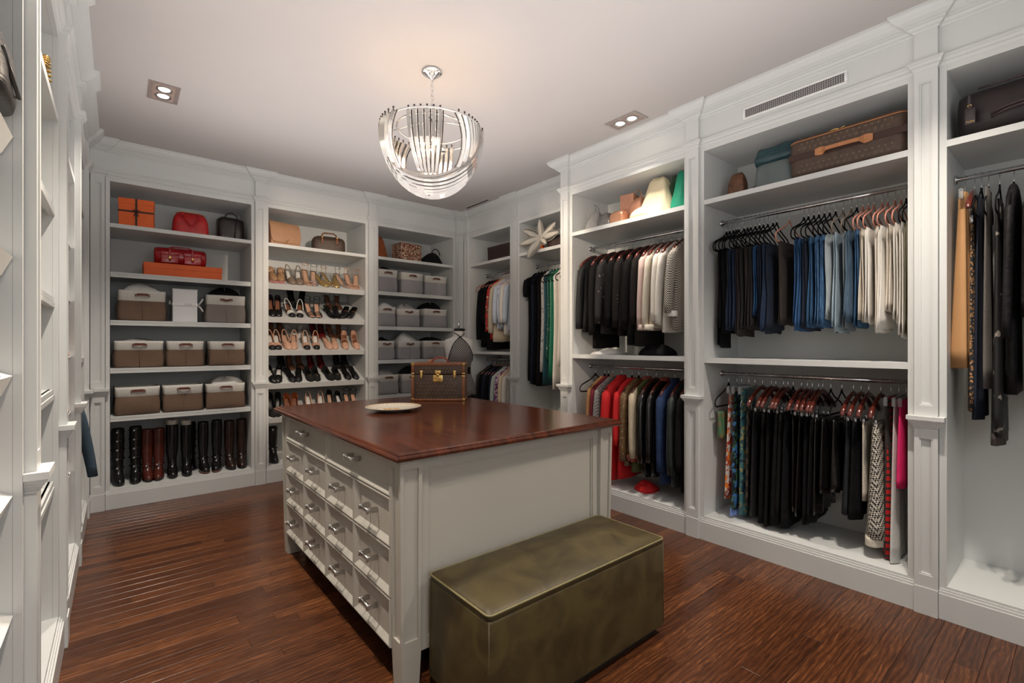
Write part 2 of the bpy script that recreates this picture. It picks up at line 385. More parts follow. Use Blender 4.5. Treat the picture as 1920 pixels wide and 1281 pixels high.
bay('R5', 'R', -.685, .466, [(2.444, 'flush')], 'long hanging bay nearest the camera at the right edge', [(2.285, .215)])
bay('W1', 'L', 1.06, 1.93, [(2.43, 'flush'), (1.983, 'slant'), (1.646, 'slant'), (1.313, 'slant'), (.977, 'slant'), (.64, 'slant')], 'left wall bay of slanted shelves nearest the camera')
bay('W2', 'L', 2.09, 2.98, SL+lips, 'left wall bay with flat shelves and a gold chain bag on top')
bay('W3', 'L', 3.14, 4.03, SL+[(z, 'slant') for z in (2.0, 1.665, 1.325, .985, .61)], 'left wall bay of slanted shoe shelves, third from the camera')
bay('W4', 'L', 4.19, 5.10, SL+[(1.30, 'flush')], 'left wall hanging bay beside the back corner', [(2.32, .285), (1.19, .285)])

def pilaster(wn, u0, u1, label, face=None, e0=1, e1=1):
    """slim pilaster with two recessed panels, a ledge and a plinth"""
    W = Wall(wn); t = thing('pilaster', label, 'pilaster', W.X((u0+u1)/2, 0, 0, face), 0, 'panelled pilasters between the bays')
    mb = MB(); P = PX; i0, i1 = u0+.020, u1-.020; rc = .014
    W.box(mb, u0, u1, -P+rc, .018, .1, HT+.031, face)          # core (recess floor)
    for z0, z1, a, b in ((.14, .97, .205, .915), (1.03, HT+.031, 1.085, HT-.03)):
        W.box(mb, u0, i0, -P, -P+rc, z0, z1, face); W.box(mb, i1, u1, -P, -P+rc, z0, z1, face)
        W.box(mb, i0, i1, -P, -P+rc, z0, a, face); W.box(mb, i0, i1, -P, -P+rc, b, z1, face)
    mb.world('shaft', PAINT, t)
    mo = MB(); m = .007                                        # thin raised bead inside each panel
    for a, b in ((.205, .915), (1.085, HT-.03)):
        W.box(mo, i0, i0+m, -P+.004, -P+rc, a, b, face); W.box(mo, i1-m, i1, -P+.004, -P+rc, a, b, face)
        W.box(mo, i0+m, i1-m, -P+.004, -P+rc, a, a+m, face); W.box(mo, i0+m, i1-m, -P+.004, -P+rc, b-m, b, face)
    mo.world('panel_moulding', PAINT, t)
    le = MB()
    for k, (z0, z1, o) in enumerate(((.97, .980, .006), (.980, .990, .011), (.990, 1.000, .017), (1.0, 1.009, .023), (1.009, 1.03, .029))):
        W.box(le, u0-o*e0, u1+o*e1, -P-o, .0-.0005, z0, z1, face)
    le.world('ledge', PAINT, t)
    W.box(pl := MB(), u0-.0005, u1+.0005, -P-.004, -.0, 0, .14, face); pl.world('plinth', PAINT, t)
    return t
pilaster('B', -.180, -.088, 'slim panelled pilaster in the left back corner', e0=0)
pilaster('B', 1.052, 1.145, 'pilaster between the boot bay and the shoe bay')
pilaster('B', 2.227, 2.320, 'pilaster between the shoe bay and the grey basket bay')
pilaster('B', 3.415, 3.526, 'pilaster in the right back corner behind the dress form', e1=0)
pilaster('R', 5.201, 5.287, 'narrow pilaster on the right wall touching the back corner', XR2, e1=0)
pilaster('R', 4.208, 4.318, 'pilaster between the two recessed hanging bays', XR2)
pilaster('R', 3.101, 3.196, 'pilaster where the right wall steps forward beside the blazers')
pilaster('R', 1.803, 1.898, 'pilaster between the blazers and the jeans')
pilaster('R', .497, .591, 'large pilaster nearest the camera on the right wall')
pilaster('R', -.81, -.716, 'pilaster on the right wall behind the camera')
pilaster('L', .935, 1.03, 'left wall pilaster level with the camera')
pilaster('L', 1.961, 2.059, 'left wall pilaster nearest the camera in view')
pilaster('L', 3.011, 3.109, 'second left wall pilaster in view from the camera')
pilaster('L', 4.061, 4.159, 'third left wall pilaster in view from the camera')
pilaster('L', 5.131, 5.287, 'left wall pilaster touching the back corner', e1=0)
# blank panelled ends beyond the built bays, and the return where the right wall steps forward
e = thing('wardrobe_end_panel', 'return panel where the right wall wardrobes step forward', 'panel', (3.4, 3.2, 0))
MB().box(XR+.0, XR2+.33, 3.197, 3.215, 0, HT+.031).world('panel', PAINT, e)
MB().box(XR2, XR2+.02, 3.215, 3.28, 0, HT+.031).world('stile', PAINT, e)
for nm, a in (('wall_left_panel', (-.78, XL, -1.5, .93)), ('wall_right_panel', (XR, 3.9, -1.5, -.83))):
    o = MB().box(*a, 0, HT+.031).build('wall_left_blank' if 'left' in nm else 'wall_right_blank', PAINT); tag(o, kind='structure')

# continuous frieze, architrave and crown following the pilaster breaks
def plan():
    L_ = []; 
    def br(a, b, f, ax, sgn):   # break forward between a and b on plane f
        if ax == 'L': return [(f, a), (f+PX, a), (f+PX, b), (f, b)]
        if ax == 'B': return [(a, f), (a, f-PX), (b, f-PX), (b, f)]
        if ax == 'R': return [(f, a), (f-PX, a), (f-PX, b), (f, b)]
    L_ = [(XL, -1.5)]
    for a, b in ((.935, 1.03), (1.961, 2.059), (3.011, 3.109), (4.061, 4.159)): L_ += br(a, b, XL, 'L', 1)
    L_ += [(XL, 5.131), (XL+PX, 5.131)]
    i1 = len(L_); L_ += [(XL+PX, YB-PX), (-.088, YB-PX), (-.088, YB)]
    for a, b in ((1.052, 1.145), (2.227, 2.32)): L_ += br(a, b, YB, 'B', 1)
    L_ += [(3.415, YB), (3.415, YB-PX)]
    i2 = len(L_); L_ += [(XR2-PX-.002, YB-PX), (XR2-PX-.002, 5.201), (XR2, 5.201)]
    L_ += [(XR2, 4.318), (XR2-PX, 4.318), (XR2-PX, 4.208), (XR2, 4.208), (XR2, 3.196), (XR-PX, 3.196), (XR-PX, 3.101), (XR, 3.101)]
    for a, b in ((1.898, 1.803), (.591, .497), (-.716, -.81)): L_ += br(a, b, XR, 'R', 1)
    L_ += [(XR, -1.5)]
    return L_, i1, i2
PLAN, I1, I2 = plan()
def sweep(prof, i, j):
    """profile [(out,z)] carried along PLAN[i..j] with mitred corners"""
    mb = MB(); secs = []
    n = len(PLAN)
    def nrm(a, b):
        dx, dy = b[0]-a[0], b[1]-a[1]; l = math.hypot(dx, dy); return (dy/l, -dx/l)   # room side is to the right of travel
    for k in range(i, j+1):
        ns = []
        if k > 0: ns.append(nrm(PLAN[k-1], PLAN[k]))
        if k < n-1: ns.append(nrm(PLAN[k], PLAN[k+1]))
        if len(ns) == 2:
            a, b = ns; d = 1+a[0]*b[0]+a[1]*b[1]; m = ((a[0]+b[0])/d, (a[1]+b[1])/d)
        else: m = ns[0]
        secs.append([(PLAN[k][0]+m[0]*o, PLAN[k][1]+m[1]*o, z) for o, z in prof])
    return mb.loft(secs, smooth=False)
crown = [(-.02, HC), (.094, HC), (.094, HC-.012), (.088, HC-.016), (.080, HC-.030), (.064, HC-.048), (.048, HC-.060), (.036, HC-.066), (.036, HC-.074), (.028, HC-.076), (.020, HC-.086), (.008, HC-.094), (.004, HC-.100), (-.02, HC-.100)]
frz = [(-.03, HC-.098), (0, HC-.098), (0, 2.870), (-.03, 2.870)]
arch = [(-.03, 2.876), (.026, 2.876), (.026, 2.866), (.020, 2.860), (.016, 2.852), (.016, 2.846), (.010, 2.843), (.006, 2.836), (.002, 2.828), (-.03, 2.828)]
k = 1
for prof, nm in ((crown, 'crown moulding'), (frz, 'frieze'), (arch, 'architrave')):
    for a, b in ((0, I1), (I1, I2), (I2, len(PLAN)-1)):
        tag(sweep(prof, a, b).build('trim_%d' % k, PAINT), kind='structure'); k += 1

# ---------------------------------------------------------------- ceiling fittings
def downlight(x, y, n, label):
    t = thing('recessed_light', label, 'light', (x, y, HC), 0, 'twin recessed ceiling lights')
    w_, l_ = .085, .142
    fr = MB(); z0, z1 = -.006, -.0005
    for b in ((-w_, w_, -l_, -l_+.022), (-w_, w_, l_-.022, l_), (-w_, -w_+.022, -l_+.022, l_-.022), (w_-.022, w_, -l_+.022, l_-.022)): fr.box(*b, z0, z1)
    fr.build('frame', mat('light_trim', (.42, .36, .34), .35, .4), t)
    MB().box(-w_+.022, w_-.022, -l_+.022, l_-.022, -.003, -.0008).build('housing', mat('lamp_recess', (.40, .30, .26), .5), t)
    for s in (-.055, .055):
        l = MB().lathe([(.046, -.0035), (.046, -.009), (.040, -.009), (.034, -.0045), (.030, -.0045), (.030, -.0035)], 20, (0, s, 0)).build('lamp', STEEL, t)
        MB().lathe([(.033, -.0045), (.030, -.0065), (.00001, -.0075)], 18, (0, s, 0)).build('lens', mat('lamp_glow', (1, .9, .75), .5, emit=7), l)
    return t
names = ['twin recessed ceiling light above the boot bay', 'twin recessed ceiling light above the blazer bay', 'unseen twin light added over the left aisle', 'unseen twin light added behind the camera at left', 'unseen twin light added over the near end of the right aisle']
for (x, y), nm in zip(CEIL_SPOTS, names): downlight(x, y, 2, nm)
slot = thing('ceiling_vent', 'dark linear slot vent in the ceiling near the far corner', 'vent', (3.39, 4.78, HC))
MB().box(-.03, .03, -.24, .24, -.006, -.0005).build('frame', CEIL, slot)
MB().box(-.012, .012, -.225, .225, -.0075, -.006).build('slot', mat('vent_dark', (.03, .025, .022), .8), slot)
# perforated grille on the frieze over the jeans bay
g = thing('air_vent', 'long white perforated air grille on the frieze above the jeans bay', 'vent', (XR, 1.194, 2.955))
fr = MB()
for b in ((-.30, .30, .026, .040), (-.30, .30, -.040, -.026), (-.30, -.284, -.026, .026), (.284, .30, -.026, .026)): fr.rbox(-.007, -.0006, b[0], b[1], b[2], b[3], .002, 1)
fr.build('frame', mat('vent_white', (.86, .86, .85), .35, var=.01), g)
MB().box(-.0022, -.0008, -.284, .284, -.026, .026).build('backing', mat('vent_dark', (.03, .025, .022), .8), g)
pf = MB(); ny, nz = 46, 5
for i in range(ny+1): 
    yy = -.284+.568*i/ny; pf.box(-.005, -.0025, yy-.0022, yy+.0022, -.026, .026)
for j in range(nz+1):
    zz = -.026+.052*j/nz; pf.box(-.0052, -.0025, -.284, .284, zz-.0019, zz+.0019)
pf.build('perforated_plate', STEEL, g)

# ---------------------------------------------------------------- chandelier
ch = thing('chandelier', 'round glass basket chandelier of curved crystal rods hanging on a chain', 'chandelier', (1.53, 2.65, HC))
MB().lathe([(.062, -.0005), (.066, -.008), (.058, -.016), (.046, -.018), (.044, -.026), (.030, -.030), (.026, -.040), (.012, -.046), (.008, -.060), (.00001, -.062)], 28).build('canopy', CHROME, ch)
cn = MB(); z = -.062; i = 0
while z > -.31:
    a = i % 2; pts = []
    for q in range(12):
        an = 2*PI*q/12; hx = math.cos(an)*.009; hz = math.sin(an)*.019
        pts.append((hx if a else 0, 0 if a else hx, z-.017+hz))
    cn.tube(pts, .0026, 6, closed=True); z -= .030; i += 1
cn.build('chain', CHROME, ch)
ZR = -.375; RA, RB = .318, .415
GLASS = mat('crystal_glass', (.70, .67, .64), .10, .5, var=.01, trans=.32, ior=1.45, spec=.8)
EDGE = mat('chandelier_metal', (.10, .085, .075), .3, 1, var=.05)
rg = MB()
for rr, zz in ((RA-.012, ZR), (RA-.10, ZR+.01)):
    pts = [(rr*math.cos(2*PI*q/48), rr*math.sin(2*PI*q/48), zz) for q in range(48)]; rg.tube(pts, .006, 6, closed=True)
for q in range(4):
    a = PI/4+q*PI/2; rg.tube([(0, 0, -.31), (.5*RA*math.cos(a), .5*RA*math.sin(a), -.34), ((RA-.012)*math.cos(a), (RA-.012)*math.sin(a), ZR)], .004, 6)
rg.tube([(0, 0, -.30), (0, 0, -.47)], .008, 8)
rg.build('ring_frame', CHROME, ch)
def glass_rod(pts, r=.0128, side=None):
    ro = MB().tube(pts, r, 4, smooth=False).build('glass_rod', GLASS, ch)
    pin = MB().tube([pts[0], (pts[0][0], pts[0][1], pts[0][2]+.018)], .004, 6)
    pin.sph((pts[0][0], pts[0][1], pts[0][2]+.021), .0065, 8, 5); pin.build('pin', EDGE, ro)
    if side: MB().tube(side, .0042, 4).build('dark_line', EDGE, ro)  # dark strip running between neighbouring rods
for th_, flip, k0, cnt_ in ((235, 1, 1.0, 9), (232, -1, .945, 9), (55, 1, 1.0, 9), (52, -1, .945, 9)):
    th = math.radians(th_); inc = math.radians(62)
    nx = Vector((math.cos(th)*math.sin(inc), math.sin(th)*math.sin(inc), -math.cos(inc)))
    ee = Vector((-math.sin(th), math.cos(th), 0)); ff = nx.cross(ee); ee = -ee*flip
    if ff.z > 0: ff = -ff
    for j in range(cnt_):
        # rods of a group lie side by side, each on a parallel tilted circle of the bowl
      out = []
      for hc in (0, .044):
        c = -.02+.088*j+hc; r_ = math.sqrt(1-c*c); k = k0-.001*j-(.012 if hc else 0)
        sA = math.asin(max(-1, min(1, nx.z*c/(r_*abs(ff.z))))); a0, a1 = sA, PI-sA; pts = []; n = 18
        for q in range(n+1):
            an = a0+(a1-a0)*(q/n)*(.80 if j < 5 else .66-.03*j)
            p = nx*c+ee*(math.cos(an)*r_)+ff*(math.sin(an)*r_)
            pts.append((RA*k*p.x, RA*k*p.y, ZR+RB*k*min(0, p.z)))
        out.append(pts)
      glass_rod(out[0], side=out[1])
for az in [212+7.5*k for k in range(6)]+[32+7.5*k for k in range(6)]:      # straight ones between the swept groups
    mer = lambda a, f: [(RA*f*math.cos(a)*math.cos(e), RA*f*math.sin(a)*math.cos(e), ZR-RB*f*.98*math.sin(e)) for e in [math.radians(60)*q/10 for q in range(11)]]
    glass_rod(mer(math.radians(az), .90), .0115, mer(math.radians(az+3.7), .885))
bl = MB()
for q in range(3):
    a = q*2*PI/3+.5; cx_, cy_ = .06*math.cos(a), .06*math.sin(a)
    bl.lathe([(.00001, 0), (.012, .006), (.017, .022), (.012, .042), (.004, .062), (.00001, .066)], 12, (cx_, cy_, -.50))
bl.build('bulb', mat('bulb_glow', (1, .78, .5), .4, emit=30), ch)
MB().lathe([(.00001, -.50), (.085, -.505), (.085, -.498), (.03, -.47), (.00001, -.468)], 20).build('lamp_plate', CHROME, ch)

# ---------------------------------------------------------------- island
IX0, IX1, IY0, IY1, IZ = .868, 2.165, 1.745, 3.50, .975
isl = thing('island_cabinet', 'painted dresser island with many drawers standing in the middle of the room', 'cabinet', ((IX0+IX1)/2, (IY0+IY1)/2, 0))
def A(mb, name, mt, par=None):
    return mb.world(name, mt, isl) if par is None else None
top = MB()
def ring(o, z): 
    a, b, c, d = IX0-.040-o, IX1+.040+o, IY0-.045-o, IY1+.085+o
    return [(a, c, z), (b, c, z), (b, d, z), (a, d, z)]
prof = [(-.020, IZ-.034), (-.004, IZ-.034), (0.003, IZ-.028), (.005, IZ-.020), (.001, IZ-.013), (-.006, IZ-.011), (-.0075, IZ-.006), (-.012, IZ-.001), (-.017, IZ)]
top.loft([ring(o, z) for o, z in prof], smooth=False)
tt = top.build('countertop', TOPM); tag(tt, 'polished dark red wood top with moulded edge on the island', 'countertop')
# carcass
LW = .085
cz0, cz1 = .135, IZ-.0345
A(MB().box(IX0+.014, IX1-.014, IY0+.03, IY1-.02, cz0, cz1), 'carcass', ISLP)
# near end panel, framed
ep = MB(); y0 = IY0+.016
for b in ((IX0+LW, IX1-LW, cz1-.055, cz1), (IX0+LW, IX1-LW, cz0, cz0+.05), (IX0+LW, IX0+LW+.045, cz0+.05, cz1-.055), (IX1-LW-.045, IX1-LW, cz0+.05, cz1-.055)):
    ep.box(b[0], b[1], y0, y0+.0138, b[2], b[3])
A(ep, 'end_frame', ISLP)
em = MB(); a0, a1, b0, b1 = IX0+LW+.045, IX1-LW-.045, cz0+.05, cz1-.055
for b in ((a0, a0+.008, b0, b1), (a1-.008, a1, b0, b1), (a0+.008, a1-.008, b0, b0+.008), (a0+.008, a1-.008, b1-.008, b1)): em.box(b[0], b[1], y0+.006, y0+.0138, b[2], b[3])
A(em, 'end_moulding', ISLP)
def leg(xa, ya, sx, sy):
    """square corner leg, panelled shaft and tapered foot; sx, sy point into the cabinet"""
    W_ = LW; rc = .010; B_ = .014           # the outer faces lean out by B_ at the top
    def P(a, b, z):
        o = B_*(z/cz1)
        return (xa+sx*(a-o*(1-a/W_)+B_*.35), ya+sy*(b-o*(1-b/W_)+B_*.35), z)
    def blk(mb, a0, a1, b0, b1, z0, z1):
        c = [(a0, b0), (a1, b0), (a1, b1), (a0, b1)]
        mb.loft([[P(a, b, z) for a, b in c] for z in (z0, z1)], smooth=False)
    mb = MB(); blk(mb, rc, W_, rc, W_, .135, cz1)
    for a, b, z0, z1 in ((0, .014, .135, cz1), (W_-.014, W_, .135, cz1), (.014, W_-.014, .135, .20), (.014, W_-.014, cz1-.04, cz1)):
        blk(mb, 0, rc, max(a, rc) if a == 0 else a, b, z0, z1); blk(mb, a, b, 0, rc, z0, z1)
    A(mb, 'leg', ISLP)
    ft = MB(); c0 = [(0, 0), (W_, 0), (W_, W_), (0, W_)]; c1 = [(.003, .003), (W_-.006, .003), (W_-.006, W_-.006), (.003, W_-.006)]
    ft.loft([[P(a, b, 0.0) for a, b in c1], [P(a, b, .1345) for a, b in c0]], smooth=False)
    return ft.world('foot', ISLP, isl)
leg(IX0, IY0, 1, 1); leg(IX1, IY0, -1, 1); leg(IX0, IY1, 1, -1); leg(IX1, IY1, -1, -1)
# drawers on the left face (facing -X)
fx = IX0+.006
def pull(u, z, par):
    """bar pull: two flat oval posts and a round bar"""
    p = MB()
    for s in (-1, 1):
        p.rbox(fx-.050, fx+.003, u+s*.043-.0045, u+s*.043+.0045, z-.0125, z+.0125, .004, 2)
    p.tube([(fx-.038, u-.043, z), (fx-.038, u+.043, z)], .0092, 10)
    o = p.world('handle', NICKEL, isl); o.parent = par; o.location = -Vector(par.location) if False else (0, 0, 0)
    return o
def drawer(u0, u1, z0, z1):
    g_ = .0025; u0 += g_; u1 -= g_; z0 += g_; z1 -= g_
    mb = MB(); b = .022; dp = .007
    # slab with raised bevelled border: outer frame, sloping bevel to a sunk field
    def R(i, x): return [(x, u0+i, z0+i), (x, u1-i, z0+i), (x, u1-i, z1-i), (x, u0+i, z1-i)]
    mb.loft([R(0, fx+.012), R(0, fx-.011), R(.002, fx-.013), R(.007, fx-.013), R(.009, fx-.0115), R(.030, fx+.004), R(.032, fx+.004)], smooth=False)
    d = mb.world('drawer', ISLP, isl)
    pull((u0+u1)/2, (z0+z1)/2+.012, d)
    return d
DY0, DY1 = IY0+LW+.003, IY1-LW-.003
zt = cz1-.004; zm = zt-.165; rows = 3; zb = cz0+.012
half = (DY0+DY1)/2
drawer(DY0, half, zm, zt); drawer(half, DY1, zm, zt)
for r in range(rows):
    for c in range(4):
        u0 = DY0+(DY1-DY0)*c/4; u1 = DY0+(DY1-DY0)*(c+1)/4
        drawer(u0, u1, zb+(zm-zb)*r/rows, zb+(zm-zb)*(r+1)/rows)
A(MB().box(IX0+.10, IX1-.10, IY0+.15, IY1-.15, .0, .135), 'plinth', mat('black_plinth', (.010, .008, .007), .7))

# ---------------------------------------------------------------- ottoman bench
OX0, OX1, OY0, OY1, OZ = .985, 2.045, 1.32, 1.730, .47
def velvet():
    m, nt, b = nodes('olive_velvet'); N = nt.nodes; L = nt.links
    tc = N.new('ShaderNodeTexCoord'); n1 = N.new('ShaderNodeTexNoise'); n1.inputs['Scale'].default_value = 5; n1.inputs['Detail'].default_value = 5; n1.inputs['Distortion'].default_value = 1.6; L.new(tc.outputs['Object'], n1.inputs[0])
    cr = N.new('ShaderNodeValToRGB'); L.new(n1.outputs[0], cr.inputs[0]); e = cr.color_ramp.elements
    e[0].position = .36; e[0].color = (.040, .027, .0085, 1); e[1].position = .62; e[1].color = (.072, .052, .0165, 1)
    L.new(cr.outputs[0], b.inputs['Base Color']); b.inputs['Roughness'].default_value = .48
    b.inputs['Sheen Weight'].default_value = .10; b.inputs['Sheen Roughness'].default_value = .22; b.inputs['Sheen Tint'].default_value = (.80, .72, .40, 1)
    n2 = N.new('ShaderNodeTexNoise'); n2.inputs['Scale'].default_value = 11; L.new(tc.outputs['Object'], n2.inputs[0])
    bp = N.new('ShaderNodeBump'); bp.inputs['Strength'].default_value = .25; bp.inputs['Distance'].default_value = .006; L.new(n2.outputs[0], bp.inputs['Height']); L.new(bp.outputs[0], b.inputs['Normal'])
    return m
VELVET = velvet()
ot = thing('ottoman_bench', 'long olive green velvet box ottoman pushed against the island', 'ottoman', ((OX0+OX1)/2, (OY0+OY1)/2, 0))
w2, d2 = (OX1-OX0)/2, (OY1-OY0)/2
MB().rbox(-w2, w2, -d2, d2, .035, OZ-.03, .012, 3).build('box_cover', VELVET, ot)
cs = MB(); n = 14; secs = []
def rr(wx, wy, z, r, m=5):
    pts = []
    for cx_, cy_, a0 in ((wx-r, wy-r, 0), (-wx+r, wy-r, PI/2), (-wx+r, -wy+r, PI), (wx-r, -wy+r, 1.5*PI)):
        for q in range(m): a = a0+PI/2*q/(m-1); pts.append((cx_+r*math.cos(a), cy_+r*math.sin(a), z))
    return pts
secs = [rr(w2-.002, d2-.002, OZ-.032, .02), rr(w2+.001, d2+.001, OZ-.022, .02), rr(w2+.001, d2+.001, OZ-.014, .02), rr(w2-.006, d2-.006, OZ-.005, .02), rr(w2-.03, d2-.03, OZ+.003, .03), rr(w2*.72, d2*.62, OZ+.010, .05), rr(w2*.4, d2*.3, OZ+.012, .05)]
cs.loft(secs); cs.build('cushion_top', VELVET, ot)
pp = MB().tube([(p[0]*1.0, p[1]*1.0, OZ-.010) for p in rr(w2+.001, d2+.001, 0, .02)], .0042, 6, closed=True); pp.build('piping', mat('olive_piping', (.20, .17, .075), .5), ot)
for sx in (-1, 1):
    for sy in (-1, 1): MB().tube([(sx*(w2-.003), sy*(d2-.003), .05), (sx*(w2-.003), sy*(d2-.003), OZ-.03)], .004, 6).build('corner_seam', VELVET, ot)
MB().box(-w2+.03, w2-.03, -d2+.03, d2-.03, 0, .036).build('base', mat('black_plinth', (.01, .008, .007), .7), ot)

# ---------------------------------------------------------------- baskets
BRN = mat('brown_linen', (.165, .105, .072), .95, var=.25, scale=160, stretch=(1, 1, 3), bump=.25, bscale=350)
GRY = mat('grey_linen', (.33, .32, .33), .95, var=.16, scale=160, stretch=(1, 1, 3), bump=.25, bscale=350)
TAU = mat('taupe_linen', (.235, .205, .185), .95, var=.16, scale=160, stretch=(1, 1, 3), bump=.25, bscale=350)
CREAMC = mat('cream_canvas', (.66, .64, .59), .9, var=.03, scale=60, bump=.1, bscale=400)
LTH = mat('brown_leather_handle', (.13, .035, .022), .5, var=.15)
WHT = mat('white_cloth', (.72, .71, .69), .9, var=.04, scale=12, bump=.3, bscale=18)
DRK = mat('dark_cloth', (.010, .010, .011), .9, spec=.15, var=.3, scale=14, bump=.3, bscale=20)
GREYC = mat('pale_grey_cloth', (.42, .41, .41), .9, var=.1, scale=12, bump=.3, bscale=18)
def heap(wx, wy, h, seed, n=14, m=6):
    """a soft crumpled mound of folded cloth"""
    R = random.Random(seed); ph = [R.uniform(0, 6.3) for _ in range(6)]
    secs = []
    for i in range(m+1):
        t = i/m; s = math.cos(t*PI/2*.97); z = h*math.sin(t*PI/2)
        c = []
        for k in range(n):
            a = 2*PI*k/n; q = 1+.10*math.sin(3*a+ph[0]+2*t)+.07*math.sin(5*a+ph[1]); 
            c.append((wx*s*q*math.copysign(abs(math.cos(a))**.6, math.cos(a)), wy*s*q*math.copysign(abs(math.sin(a))**.6, math.sin(a)), z*(1+.25*math.sin(2*a+ph[2]))))
        secs.append(c)
    return MB().loft(secs)
def basket(x, z, w, h, d, lower, label, group, seed, fill=None, fh=.05, rz=0.0, dy=.03, band=.34, slump=.017):
    R = random.Random(seed)
    t = thing('storage_basket', label, 'basket', (x, YB+dy+d/2, z), rz, group)
    def sec(zz, g, sl, ph):
        c = []
        for cx_, cy_, a0 in ((w/2-.025, d/2-.025, 0), (-w/2+.025, d/2-.025, PI/2), (-w/2+.025, -d/2+.025, PI), (w/2-.025, -d/2+.025, 1.5*PI)):
            for q in range(4):
                a = a0+PI/2*q/3; c.append([cx_+.025*math.cos(a)+g*math.copysign(1, cx_), cy_+.025*math.sin(a)+g*math.copysign(1, cy_), zz])
        # add mid points on the faces so they can sag
        out = []
        for i, p in enumerate(c):
            out.append(p); nx_ = c[(i+1) % 16]
            if i % 4 == 3:
                for f in (.25, .5, .75):
                    q = [p[0]+(nx_[0]-p[0])*f, p[1]+(nx_[1]-p[1])*f, zz]
                    bulge = math.sin(f*PI)*sl*math.sin(ph+i*.9+f*2.1)
                    if i in (3, 11): q[1] += bulge*(1 if i == 3 else -1)
                    else: q[0] += bulge*(-1 if i == 7 else 1)
                    out.append(q)
        return [tuple(p) for p in out]
    ph = R.uniform(0, 6); hb = h*(1-band)
    lo = [sec(0.001, -.004, 0, ph), sec(.012, .0, slump*.6, ph), sec(hb*.3, .003, slump*1.2, ph), sec(hb*.62, .002, slump*1.3, ph+.8), sec(hb*.9, -.002, slump*.7, ph+1.2), sec(hb, -.004, slump*.4, ph+1.5)]
    MB().loft(lo, cap1=False).build('fabric_body', lower, t)
    up = [sec(hb-.001, -.004, slump*.4, ph+1.5), sec(hb+.002, -.0015, slump*.4, ph+1.5), sec(h*.9, 0, slump*.4, ph+1.7), sec(h, .001, slump*.5, ph+2), sec(h, -.005, slump*.5, ph+2), sec(h-.02, -.007, slump*.4, ph+2), sec(hb+.012, -.009, slump*.3, ph+2)]
    MB().loft(up, cap0=False).build('canvas_cuff', CREAMC, t)
    hz = hb+h*band*.52; k = R.choice((0, 0, 1, -1)); hw = .052; f = -d/2-.004-slump*.4
    pts = [(-hw, f, hz), (-hw*.6, f-.004, hz+.002+.006*(k >= 0)), (0, f-.012, hz+.008*(1 if k >= 0 else -1)), (hw*.6, f-.004, hz+.002+.006*(k >= 0)), (hw, f, hz)]
    ho = MB()
    vs = []
    for px, py, pz in pts: vs.append([(px, py-.0025, pz-.010), (px, py-.0025, pz+.010), (px, py+.0025, pz+.010), (px, py+.0025, pz-.010)])
    ho.loft(vs, smooth=False); hd = ho.build('handle', LTH, t)
    for sx in (-1, 1): MB().sph((sx*(hw-.010), f-.0035, hz), .0042, 8, 5).build('rivet', STEEL, hd)
    if w > .27: MB().tube([(0, -d/2+.002-slump*.2, .012), (0, -d/2+.000-slump*.3, hb)], .0018, 5).build('seam', lower, t)
    if fill is not None:
        cl = heap(w*.45, d*.42, fh*1.3, seed+5).build('folded_clothes', fill, None, (x, YB+dy+d/2, z+h-.030), rz)
        tag(cl, 'cloth in '+label, 'clothes', 'clothes heaped in baskets')
    return t
GB, GG = 'brown and cream fabric baskets', 'grey and cream fabric baskets'
bx = [(.165, 1.614, .335, .265, BRN, 'wide brown basket with slouching sides, left on the highest basket shelf', WHT, .07),
      (.815, 1.614, .330, .265, TAU, 'greyish taupe basket right of the white box', DRK, .075),
      (.142, 1.200, .345, .235, BRN, 'wide sagging brown basket at left on the middle basket shelf', GREYC, .035),
      (.486, 1.200, .285, .235, BRN, 'brown basket with a centre seam in the middle of the middle basket shelf', None, 0),
      (.822, 1.200, .300, .235, BRN, 'brown basket at right on the middle basket shelf', None, 0),
      (.127, .785, .315, .245, BRN, 'brown basket with arched handle at left on the shelf above the boots', None, 0),
      (.466, .785, .305, .245, BRN, 'brown basket in the middle of the shelf above the boots', None, 0),
      (.815, .785, .325, .240, BRN, 'brown basket with white and dark clothes on top, right end above the boots', WHT, .06)]
for i, (x, z, w_, h, m_, lb, fm, fh) in enumerate(bx):
    basket(x, z, w_, h, .30, m_, lb, GB, 20+i, fm, fh, rz=(.0, -.04, .02, -.02, .0, .05, .0, -.05)[i])
gx = [(2.492, 2.036, .250, .265, 'square grey basket at left on the highest basket shelf of the right bay', DRK, .05),
      (2.818, 2.036, .300, .255, 'square grey basket in the middle of the highest basket shelf of the right bay', None, 0),
      (3.160, 2.036, .315, .245, 'grey basket with hanging loop handle, right on the highest basket shelf', None, 0),
      (2.480, 1.622, .230, .235, 'grey basket with folded cream top, left on the second basket shelf', WHT, .06),
      (2.775, 1.622, .300, .220, 'slumping grey basket with twisted handle in the middle of the second basket shelf', GREYC, .07),
      (3.145, 1.622, .340, .235, 'large grey basket with black cloth, right on the second basket shelf', DRK, .08),
      (2.474, 1.223, .215, .225, 'grey basket at left on the third basket shelf of the right bay', DRK, .05),
      (2.775, 1.223, .310, .225, 'grey basket in the middle of the third basket shelf of the right bay', WHT, .09),
      (3.140, 1.223, .330, .230, 'grey basket at right on the third basket shelf beside the dress form', DRK, .05),
      (2.500, .806, .265, .235, 'grey basket at left on the lowest visible shelf of the right bay', GREYC, .06),
      (2.830, .806, .290, .235, 'grey basket partly hidden behind the vanity case on the lowest visible shelf', DRK, .08),
      (3.155, .806, .280, .235, 'grey basket hidden behind the dress form on the lowest shelf', None, 0)]
